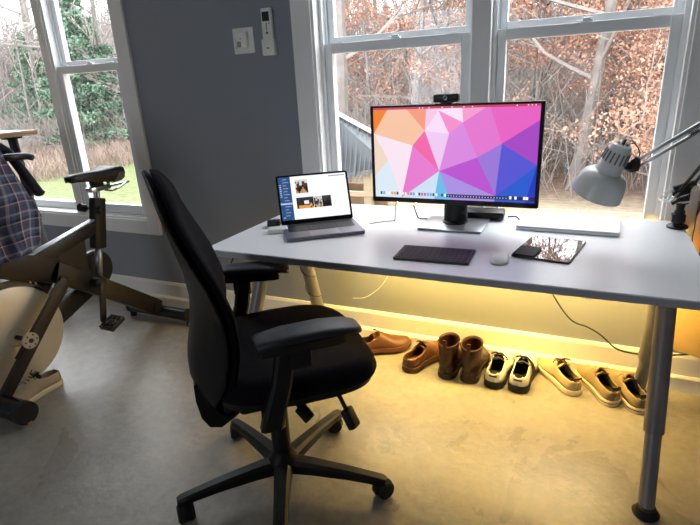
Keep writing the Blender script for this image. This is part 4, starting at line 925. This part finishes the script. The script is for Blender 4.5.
# ------------------------------------------------------------------ tall wooden-topped table behind the bike
tbl = thing('tall_table', 'tall table with light wood top on dark legs behind the bike', 'table', (-2.43, -0.685, 0))
WD = mat('light_oak', (190, 156, 122), 0.5, var=0.12, scale=6)
MB().box(-0.40, 0.38, -0.42, 0.383, 1.098, 1.124, 0.003).build('tabletop', WD, tbl, 40)
for sx, sy in ((1, 1), (1, -1), (-1, 1), (-1, -1)):
    a = Vector((sx * .295, .285 if sy > 0 else -.33, 1.098)); b_ = Vector((sx * .30, .345 if sy > 0 else -.38, 0)); j = a.lerp(b_, .30)
    l_ = MB().tube([a, j], 0.023, 18).build('leg', M['black'], tbl, 40)
    MB().tube([j, b_], 0.019, 18).build('lower_leg', M['legmetal'], l_, 40)
    MB().lathe([(0, 0), (.03, 0), (.03, .008), (.02, .012), (0, .012)], 20, Matrix.Translation((b_.x, b_.y, 0))).build('foot_pad', M['rubber'], l_, 40)
MB().lathe([(0, 1.085), (.05, 1.085), (.05, 1.0975), (0, 1.0975)], 20, Matrix.Translation((.295, .285, 0))).build('mount_plate', M['black'], tbl, 40)

# ------------------------------------------------------------------ boxes by the desk's right end
sh = thing('low_shelf', 'low wooden shelf holding boxes beside the right end of the desk', 'shelf', (1.45, -0.16, 0))
MB().box(-0.24, 0.45, -0.12, 0.10, 0.243, 0.263, 0.003).build('shelf_board', WD, sh, 40)
MB().box(-0.32, 0.45, -0.12, 0.12, 0.545, 0.560, 0.003).build('shelf_board', WD, sh, 40)
for sx in (0.20, 0.42):
    for sy in (-.10, .08): MB().box(sx - .015, sx + .015, sy - .015, sy + .015, 0, 0.545, 0.002).build('leg', M['black'], sh, 40)
bg_ = thing('paper_bag', 'brown paper bag glowing yellow in the lamp light under the desk end', 'bag', (1.215, -0.178, 0.2635), math.radians(-28))
b = MB(); rg = []
for z, x0, x1, y0, y1 in ((0.0, -0.165, 0.16, -0.05, 0.06), (0.02, -0.172, 0.165, -0.055, 0.065), (0.10, -0.155, 0.16, -0.06, 0.065), (0.17, -0.13, 0.15, -0.055, 0.06), (0.24, -0.10, 0.135, -0.045, 0.05), (0.272, -0.09, 0.13, -0.03, 0.03)):
    rg.append([(x, y, z) for x, y in ((x0, y0), ((x0 + x1) / 2, y0 - .008), (x1, y0), (x1 - .01, 0), (x1, y1), ((x0 + x1) / 2, y1 + .006), (x0, y1), (x0 + .012, 0))])
b.rings(rg).build('bag_body', M['kraft'], bg_, 30)
bx = thing('cardboard_box', 'open cardboard box with raised flaps right of the desk lamp', 'box', (1.315, -0.145, 0.5605))
b = MB()
for x0, x1, y0, y1 in ((-0.20, -0.195, -.07, .07), (.195, .20, -.07, .07), (-.195, .195, -.07, -.065), (-.195, .195, .065, .07)): b.box(x0, x1, y0, y1, 0, 0.20)
b.box(-.195, .195, -.065, .065, 0, .005); b.build('box_body', M['cardboard'], bx)
b = MB(); b.rings([[(-0.200, -.07, .199), (-.200, .07, .199), (-.197, .07, .203), (-.197, -.07, .203)], [(-0.170, -.07, .285), (-.170, .07, .285), (-.166, .07, .286), (-.166, -.07, .286)]]); b.build('flap', M['cardboard'], bx)
b = MB(); b.rings([[(-0.195, -.066, .199), (.195, -.066, .199), (.195, -.070, .203), (-.195, -.070, .203)], [(-0.195, -.125, .255), (.195, -.125, .255), (.195, -.129, .257), (-.195, -.129, .257)]]); b.build('flap', M['cardboard'], bx)

# ------------------------------------------------------------------ on the wall: switch plate and remote control in its cradle
sw = thing('light_switch', 'white two-gang wall switch plate with a dimmer cover left of the remote', 'switch', (-0.832, -0.0003, 1.499))
MB().box(-0.059, 0.059, -0.006, 0, -0.0575, 0.0575, 0.003).build('plate', M['white'], sw, 40)
MB().box(-0.042, -0.020, -0.009, -0.005, -0.030, 0.030, 0.002).build('rocker', M['white'], sw, 40)
MB().box(-0.044, -0.040, -0.0072, -0.0055, -0.033, 0.010, 0).build('rocker_gap', M['black'], sw)
dm = MB().box(-0.032, 0.030, -0.026, -0.005, -0.034, 0.040, 0.006, 3).build('dimmer_cover', M['white'], sw, 40)
MB().box(-0.024, -0.002, -0.0275, -0.0255, -0.030, -0.004, 0.002).build('grey_button', mat('button_grey', (150, 146, 142), 0.5), dm, 40)
MB().box(-0.006, 0.002, -0.0268, -0.0255, 0.006, 0.010, 0).build('led_mark', mat('red_mark', (150, 90, 80), 0.5), dm)
rm = thing('remote_control', 'slim white remote control with dark display in a wall cradle', 'remote', (-0.682, 0.0, 1.525))
cr = MB(); cr.box(-0.034, 0.034, -0.030, 0.0002, -0.101, -0.030, 0.004); cr.box(-0.024, 0.024, -0.008, 0.0002, -0.06, 0.06, 0.002); cr = cr.build('cradle', M['white'], rm, 40)
MB().box(-0.028, 0.028, -0.0255, -0.006, -0.095, 0.102, 0.006, 3).build('handset', M['white'], rm, 40)
MB().box(-0.020, 0.018, -0.0262, -0.0252, 0.046, 0.086, 0.001).build('display', M['black'], rm)
b = MB()
for z, r_ in ((0.034, .003), (0.026, .003), (0.018, .003), (0.010, .003), (-0.004, .006)): b.lathe([(0, 0), (r_, 0), (r_, .0012), (0, .0012)], 12, frame((0.0, -0.0253, z), (1, 0, 0), (0, 0, 1), (0, -1, 0)))
b.lathe([(0, 0), (.003, 0), (.003, .0012), (0, .0012)], 12, frame((0.014, -0.0253, .036), (1, 0, 0), (0, 0, 1), (0, -1, 0)))
b.build('buttons', mat('button_dark', (80, 80, 84), 0.5), rm)
MB().box(-.008, .008, -.0308, -.0298, -.072, -.067, 0).build('cradle_mark', mat('mark_grey', (110, 110, 112), .5), cr)
# ------------------------------------------------------------------ outdoors: yard, woods, shed
def gh(x, y):
    d = max(0.0, y - (6.0 - 0.25 * x if x < 0 else 6.0)); s = 1 - math.exp(-d / 14.0)
    return -0.38 + 2.6 * s * min(1, d / 6) * (0.75 + .25 * math.sin(x * .19)) + 0.05 * math.sin(x * 1.1 + y * .7) + 0.04 * math.sin(y * 1.9)
def ground_mat():
    m = bpy.data.materials.new('yard_grass_and_leaf_litter'); m.use_nodes = True; nt = m.node_tree; b = nt.nodes['Principled BSDF']; b.inputs['Roughness'].default_value = 1.0; b.inputs['Specular IOR Level'].default_value = 0.1
    tc = nt.nodes.new('ShaderNodeTexCoord'); sp = nt.nodes.new('ShaderNodeSeparateXYZ'); nt.links.new(tc.outputs['Object'], sp.inputs[0])
    def noise(s, d=5):
        n = nt.nodes.new('ShaderNodeTexNoise'); n.inputs['Scale'].default_value = s; n.inputs['Detail'].default_value = d; n.inputs['Roughness'].default_value = .7; nt.links.new(tc.outputs['Object'], n.inputs['Vector']); return n
    def ramp(src, a, ca, b_, cb):
        r = nt.nodes.new('ShaderNodeValToRGB'); e = r.color_ramp.elements; e[0].position = a; e[0].color = lin(ca) if len(ca) == 3 else ca; e[1].position = b_; e[1].color = lin(cb) if len(cb) == 3 else cb; nt.links.new(src, r.inputs[0]); return r
    def math_(op, a, b_):
        n = nt.nodes.new('ShaderNodeMath'); n.operation = op
        for i, v in enumerate((a, b_)):
            if isinstance(v, (int, float)): n.inputs[i].default_value = v
            else: nt.links.new(v, n.inputs[i])
        return n.outputs[0]
    n1 = noise(9); n2 = noise(.8, 3)
    straw = ramp(n1.outputs[0], .3, (118, 106, 84), .7, (154, 144, 124)); green = ramp(n1.outputs[0], .3, (78, 86, 54), .7, (116, 120, 88)); leaf = ramp(n1.outputs[0], .3, (78, 64, 54), .7, (122, 102, 88))
    gx = ramp(math_('ADD', math_('MULTIPLY', sp.outputs[0], -.12), math_('MULTIPLY', n2.outputs[0], .5)), .55, (0, 0, 0, 1), 1.0, (1, 1, 1, 1))
    mx = nt.nodes.new('ShaderNodeMixRGB'); nt.links.new(gx.outputs[0], mx.inputs[0]); nt.links.new(straw.outputs[0], mx.inputs[1]); nt.links.new(green.outputs[0], mx.inputs[2])
    edge = math_('ADD', math_('ADD', sp.outputs[1], math_('MULTIPLY', math_('MINIMUM', sp.outputs[0], 0.0), .25)), math_('MULTIPLY', n2.outputs[0], 2.2))
    gy = ramp(math_('MULTIPLY', math_('SUBTRACT', edge, 5.6), .6), 0, (0, 0, 0, 1), 1, (1, 1, 1, 1))
    m2 = nt.nodes.new('ShaderNodeMixRGB'); nt.links.new(gy.outputs[0], m2.inputs[0]); nt.links.new(mx.outputs[0], m2.inputs[1]); nt.links.new(leaf.outputs[0], m2.inputs[2]); nt.links.new(m2.outputs[0], b.inputs['Base Color'])
    return m
gb = bmesh.new(); xs = [-60 + 1.0 * i for i in range(101)]; ys = [0.17 + (0.4 * j if j < 40 else 16 + (j - 40) * 1.6) for j in range(76)]
gv = [[gb.verts.new((x, y, gh(x, y))) for x in xs] for y in ys]
for j in range(len(ys) - 1):
    for i in range(len(xs) - 1): gb.faces.new((gv[j][i], gv[j][i + 1], gv[j + 1][i + 1], gv[j + 1][i])).smooth = True
me = bpy.data.meshes.new('ground'); gb.to_mesh(me); gb.free(); me.materials.append(ground_mat()); go = bpy.data.objects.new('ground', me); C.objects.link(go); struct(go)

class Raw:
    def __init__(s): s.v = []; s.f = []; s.c = []
    def limb(s, pts, rad, n=4):
        k0 = len(s.v)
        d = (pts[-1] - pts[0]).normalized(); u = d.orthogonal().normalized(); w = d.cross(u)
        for p, r in zip(pts, rad):
            for q in range(n):
                a = 2 * PI * q / n; s.v.append(p + (u * math.cos(a) + w * math.sin(a)) * r)
        for i in range(len(pts) - 1):
            for q in range(n):
                a = k0 + i * n + q; b = k0 + i * n + (q + 1) % n; s.f.append((a, b, b + n, a + n))
    def leaf(s, p, sz, rnd, droop=0.4):
        d = Vector((rnd.uniform(-1, 1), rnd.uniform(-1, 1), rnd.uniform(-1, 1) - droop)).normalized(); u = d.cross(Vector((rnd.uniform(-1, 1), rnd.uniform(-1, 1), rnd.uniform(-1, 1)))).normalized(); k = len(s.v)
        s.v += [p, p + d * sz * .5 + u * sz * .3, p + d * sz, p + d * sz * .5 - u * sz * .3]; s.f.append((k, k + 1, k + 2, k + 3))
    def mesh(s, name, m):
        me = bpy.data.meshes.new(name); me.from_pydata([tuple(v) for v in s.v], [], s.f); me.update(); me.materials.append(m); return me
def grow(rnd, h, r0, nb, spread, low, lvl=3, wob=.05, twig=0.004, kinks=1.0):
    trunk, br = Raw(), Raw(); tips = []
    n = 9; p = Vector((0, 0, -.25)); pts = [p.copy()]; d = Vector((rnd.uniform(-.06, .06), rnd.uniform(-.06, .06), 1)).normalized()
    for i in range(n):
        d = (d + Vector((rnd.uniform(-wob, wob), rnd.uniform(-wob, wob), 0))).normalized(); p = p + d * (h / n); pts.append(p.copy())
    rad = [max(twig, r0 * (1 - i / n) ** .85 + .006) for i in range(n + 1)]; rad[0] *= 1.35; trunk.limb(pts, rad, 7)
    def branch(p, d, L, r, lv):
        k = 5; q = p.copy(); P = [q.copy()]
        for i in range(k):
            d = (d + Vector((rnd.uniform(-.28, .28), rnd.uniform(-.28, .28), rnd.uniform(-.14, .26))) * kinks).normalized(); q = q + d * (L / k); P.append(q.copy())
        br.limb(P, [max(twig, r * (1 - .75 * i / k)) for i in range(k + 1)], 4 if lv > 1 else 3)
        for i in range(1, k + 1): tips.append((P[i], lv))
        if lv > 0:
            for c in range(rnd.choice((2, 3, 3, 4))):
                i = rnd.randint(1, k); dd = (d + Vector((rnd.uniform(-1, 1), rnd.uniform(-1, 1), rnd.uniform(-.5, .7))) * .9).normalized()
                branch(P[i], dd, L * rnd.uniform(.4, .65), r * .5, lv - 1)
    for b in range(nb):
        t = low + (1 - low) * (b + rnd.random()) / nb; i = min(n - 1, int(t * n)); q = pts[i].lerp(pts[i + 1], t * n - i); a = rnd.uniform(0, 2 * PI)
        dd = Vector((math.cos(a) * spread, math.sin(a) * spread, rnd.uniform(.1, .9))).normalized()
        branch(q, dd, h * rnd.uniform(.18, .32) * (1.15 - .75 * t), max(twig, rad[i] * .42), lvl - 1)
    return trunk, br, tips
BARK = mat('grey_bark', (112, 105, 101), 0.95, var=0.2, scale=6); TWIG = mat('grey_brown_twigs', (130, 122, 117), 0.95, var=0.15, scale=1.5)
RUS = [mat('russet_leaves', (146, 102, 84), 0.9, var=0.22, scale=2.2, rgb2=(174, 132, 112)), mat('tan_leaves', (152, 116, 98), 0.9, var=0.2, scale=2.2, rgb2=(180, 146, 128))]
PIN = mat('pine_needles', (82, 104, 88), 0.9, var=0.25, scale=2.5, rgb2=(110, 130, 110))
for q in RUS + [PIN]: q.node_tree.nodes['Principled BSDF'].inputs['Specular IOR Level'].default_value = 0.15
rnd = random.Random(11)
def tree_set(spec):
    out = []
    for h, r0, nb, spread, low, lvl, leafm, nl, lsz, ev in spec:
        tr, br, tips = grow(rnd, h, r0, nb, spread, low, lvl, twig=0.0045)
        lv = None
        if ev:                                  # evergreen: whorls of drooping boughs feathered with needles
            tr, br, lv = Raw(), Raw(), Raw(); P = [Vector((0, 0, -.2)), Vector((.03, 0, h * .5)), Vector((0, .03, h))]; tr.limb(P, [r0, r0 * .6, .01], 7)
            for k in range(nb):
                t = low + (1 - low) * k / nb; L = (1 - t) ** .8 * h * .36 * rnd.uniform(.7, 1.15) + .15; a = k * 2.4; p = Vector((0, 0, h * t)); d = Vector((math.cos(a), math.sin(a), .18)); Q = [p + d * L * s_ + Vector((0, 0, -.16 * L * s_ * s_)) for s_ in (0, .35, .7, 1)]; br.limb(Q, [.02, .014, .009, .005], 4)
                for c in range(int(110 * L) + 30):
                    s_ = rnd.random() ** .7; q = p + d * L * s_ + Vector((0, 0, -.16 * L * s_ * s_)); side_ = Vector((-d.y, d.x, 0)) * rnd.uniform(-1, 1) * .38 * L * (1.05 - s_) + Vector((0, 0, rnd.uniform(-.09, .12)))
                    for e_ in range(3): lv.leaf(q + side_ + Vector((rnd.uniform(-.07, .07), rnd.uniform(-.07, .07), rnd.uniform(-.05, .05))), rnd.uniform(.07, .15), rnd, -.1)
        elif nl:
            lv = Raw(); T = [p for p, l in tips if l <= 1]
            # leaves hang on in clumps on some of the boughs
            cl_ = [rnd.choice(T) for _ in range(nl // 16)]
            for p in cl_:
                for e_ in range(16): lv.leaf(p + Vector((rnd.gauss(0, .13), rnd.gauss(0, .13), rnd.gauss(0, .09))), lsz * rnd.uniform(.6, 1.3), rnd)
        out.append((tr.mesh('trunk', BARK), br.mesh('branches', TWIG), lv.mesh('foliage', leafm) if lv else None))
    return out
bare = tree_set([(11, .13, 16, 1.0, .22, 3, None, 0, 0, 0), (9, .09, 17, 1.0, .16, 3, None, 0, 0, 0), (13, .18, 17, 1.0, .28, 3, None, 0, 0, 0), (7, .06, 15, .9, .12, 3, None, 0, 0, 0)])
leafy = tree_set([(6.0, .07, 20, 1.4, .10, 3, RUS[0], 9600, .06, 0), (5.2, .06, 20, 1.4, .08, 3, RUS[1], 9600, .06, 0), (7.0, .09, 22, 1.4, .10, 3, RUS[0], 10400, .06, 0)])
pine = tree_set([(5.6, .09, 46, 1, .04, 1, PIN, 0, 0, 1), (7.5, .12, 52, 1, .06, 1, PIN, 0, 0, 1)])
def plant(name, meshes, x, y, sc, rz, label, cat, group=None):
    t = thing(name, label, cat, (x, y, gh(x, y)), rz, group); t.scale = (sc, sc, sc)
    for nm, me in zip(('trunk', 'branches', 'foliage'), meshes):
        if me: o = bpy.data.objects.new(nm, me); C.objects.link(o); o.parent = t
    return t
def polar(az, d):
    a = math.radians(az); return 0.734 + d * math.sin(a), -2.255 + d * math.cos(a)
GB = dict(label='bare grey leafless tree in the woods outside', cat='tree', group='bare trees in the woods')
GR = dict(label='tree holding on to russet tan leaves among the bare woods outside', cat='tree', group='russet-leaved trees outside')
used = []
for az, d, k, sc, rz in ((-6, 10.2, 0, 1.0, .3), (2.5, 9.2, 1, .8, 1.9), (4.5, 9.8, 2, 1.0, 4.0), (7.5, 9.0, 0, .9, 5.2), (-17.5, 10.6, 2, 1.05, .9), (-12.5, 12.5, 1, 1.1, 2.2), (-25, 13.0, 0, 1.0, 3.0), (11, 10.5, 2, 1, 1.0), (-3, 12.5, 2, .75, 2.7), (3, 14, 0, .75, .8), (-21, 15, 2, 1, 3.3), (5.6, 8.3, 1, .55, 2.0), (9.0, 8.6, 0, .6, 5.0), (1.0, 9.6, 2, .5, .6), (16, 10, 1, .9, 2), (21, 12, 0, 1, 4)):
    x, y = polar(az, d); plant('beech_tree', leafy[k], x, y, sc, rz, **GR)
for az, d, k, sc, rz in ((-25.6, 8.9, 0, .9, 0.3), (-9.5, 9.2, 2, .9, 1.4), (-1.3, 8.6, 1, 1.0, 4.1)):
    x, y = polar(az, d); plant('bare_tree', bare[k], x, y, sc, rz, GB['label'], 'tree', GB['group'])
for ring_d, n_, a0, a1 in ((11, 9, -31, 24), (14, 10, -35, 26), (17.5, 10, -37, 26), (22, 10, -38, 26), (28, 11, -39, 26), (17, 6, -62, -40), (22, 7, -62, -40), (30, 8, -62, -38)):
    for i in range(n_):
        az = a0 + (a1 - a0) * (i + rnd.uniform(.1, .9)) / n_; d = ring_d * rnd.uniform(.9, 1.12); x, y = polar(az, d)
        if min([((x - p) ** 2 + (y - q) ** 2) ** .5 for p, q in used] + [9]) < .8: continue
        used.append((x, y)); plant('bare_tree', bare[rnd.randrange(4)], x, y, (.42 + .014 * ring_d) * rnd.uniform(.85, 1.2), rnd.uniform(0, 6.28), GB['label'], 'tree', GB['group'])
x, y = polar(-50.3, 17); plant('pine_tree', pine[0], x, y, .80, .5, 'green bushy pine tree standing outside the left window', 'tree')
x, y = polar(-54.5, 22); plant('pine_tree', pine[1], x, y, .5, 2.0, 'taller green pine further back behind the bushy pine', 'tree')
# undergrowth: a thicket of fine stems and dead grass along the edge of the woods, nobody could count it
def thicket(name, label, m, n_, a0, a1, d0, d1, h0, h1, seed, cat):
    r_ = random.Random(seed); R_ = Raw()
    for i in range(n_):
        x, y = polar(r_.uniform(a0, a1), d0 + (d1 - d0) * r_.random() ** .7); z = gh(x, y); h = r_.uniform(h0, h1); p = Vector((x, y, z - .03)); d = Vector((r_.uniform(-.5, .5), r_.uniform(-.5, .5), 1)).normalized(); q = p + d * h * .55; e = q + (d + Vector((r_.uniform(-.7, .7), r_.uniform(-.7, .7), r_.uniform(-.5, .2)))).normalized() * h * .5
        R_.limb([p, q, e], [.006 + .003 * h, .005 + (.002 * h if h > 2.4 else 0), .0025], 3)
        if h > .9:
            for k in range(3 if h < 2.4 else 6): s = p.lerp(q, r_.uniform(.4, 1)); R_.limb([s, s + Vector((r_.uniform(-1, 1), r_.uniform(-1, 1), r_.uniform(.1, .9))) * h * .3], [.004, .0025], 3)
    o = bpy.data.objects.new(name, R_.mesh(name, m)); C.objects.link(o); return tag(o, label, cat, kind='stuff')
thicket('undergrowth', 'grey brown brush and saplings along the edge of the woods', TWIG, 7600, -36, 27, 8.0, 20, .5, 2.2, 5, 'brush')
thicket('undergrowth', 'grey brown brush beyond the lawn outside the left window', TWIG, 4500, -63, -40, 15.0, 30, .4, 1.9, 6, 'brush')
thicket('distant_woods', 'hazy grey mass of bare distant woods behind the left window lawn', TWIG, 5200, -64, -38, 27, 46, 3.0, 7.5, 8, 'woods')
thicket('distant_woods', 'hazy grey mass of bare distant woods behind the desk windows', TWIG, 6400, -38, 27, 17, 34, 2.5, 6.5, 9, 'woods')
thicket('dead_grass', 'pale dead grass at the edge of the lawn outside left', mat('dead_grass_blades', (144, 126, 114), 0.95, var=.15, scale=3), 5500, -63, -42, 13.2, 17, .2, .65, 7, 'grass')
# shed with a ribbed metal lean-to roof outside the centre window
sd = thing('garden_shed', 'low shed with grey ribbed metal panel and pale posts outside the centre window', 'shed', (-1.2, 2.0, gh(-1.2, 2.0)))
gz = gh(-1.2, 2.0); ST = mat('grey_metal_roofing', (98, 101, 104), 0.5, metal=0.2); PO = mat('pale_timber', (168, 150, 122), 0.7, var=.05, scale=5); DKW = mat('weathered_boards', (140, 112, 84), 0.8, var=.15, scale=8)
def S(x, y, z): return Vector((x + 1.2, y - 2.0, z - gz))
TL, TRr, BRr, BLl = S(-1.55, 2.12, 1.107), S(-.80, 2.12, .725), S(-.80, 1.98, .545), S(-1.55, 1.98, .425)
b = MB(); nr = Vector((0, -.02, .006)); b.rings([[TL, TRr, BRr, BLl], [TL + Vector((0, .02, 0)), TRr + Vector((0, .02, 0)), BRr + Vector((0, .02, 0)), BLl + Vector((0, .02, 0))]]); pn = b.build('metal_panel', ST, sd)
b = MB()
for k in range(1, 16):
    t = k / 16; b.tube([TL.lerp(TRr, t) + nr * .3, BLl.lerp(BRr, t) + nr * .3], 0.006 if k % 4 else .012, 6)
b.build('panel_rib', ST, pn)
b = MB(); bar(b, TL + Vector((0, 0, .012)), TRr + Vector((0, 0, .012)), .05, .024, bev=.003); b.build('cap_rail', M['white'], sd)
b = MB()
for xx, w_ in ((-1.47, .07), (-1.06, .075), (-.83, .07)): b.box(xx + 1.2 - w_ / 2, xx + 1.2 + w_ / 2, .0, .07, -.1, (0.46 + (xx + 1.55) * .16) - gz, .004)
b.build('timber_post', PO, sd)
b = MB(); b.box(-.33, .38, .10, .13, -.1, .40 - gz, .003); b.build('back_boards', DKW, sd)
b = MB(); b.box(-.33, .38, -.01, .03, .30 - gz, .345 - gz, .003); b.build('timber_rail', PO, sd)
# small blue decal curved on the right window pane
st = tag(MB().tube(smoothpts([Vector((0, 0, .016)), Vector((-.004, 0, .004)), Vector((.002, 0, -.008)), Vector((.012, 0, -.016))]), [0.001] * 3 + [0.0035] * 12 + [.001] * 4, 8, flat=.35).build('window_sticker', mat('sticker_blue', (90, 190, 226), .5), None, 180, loc=(0.655, 0.0595, 0.915)), 'small light blue curved sticker on the window pane beside the lamp', 'sticker')
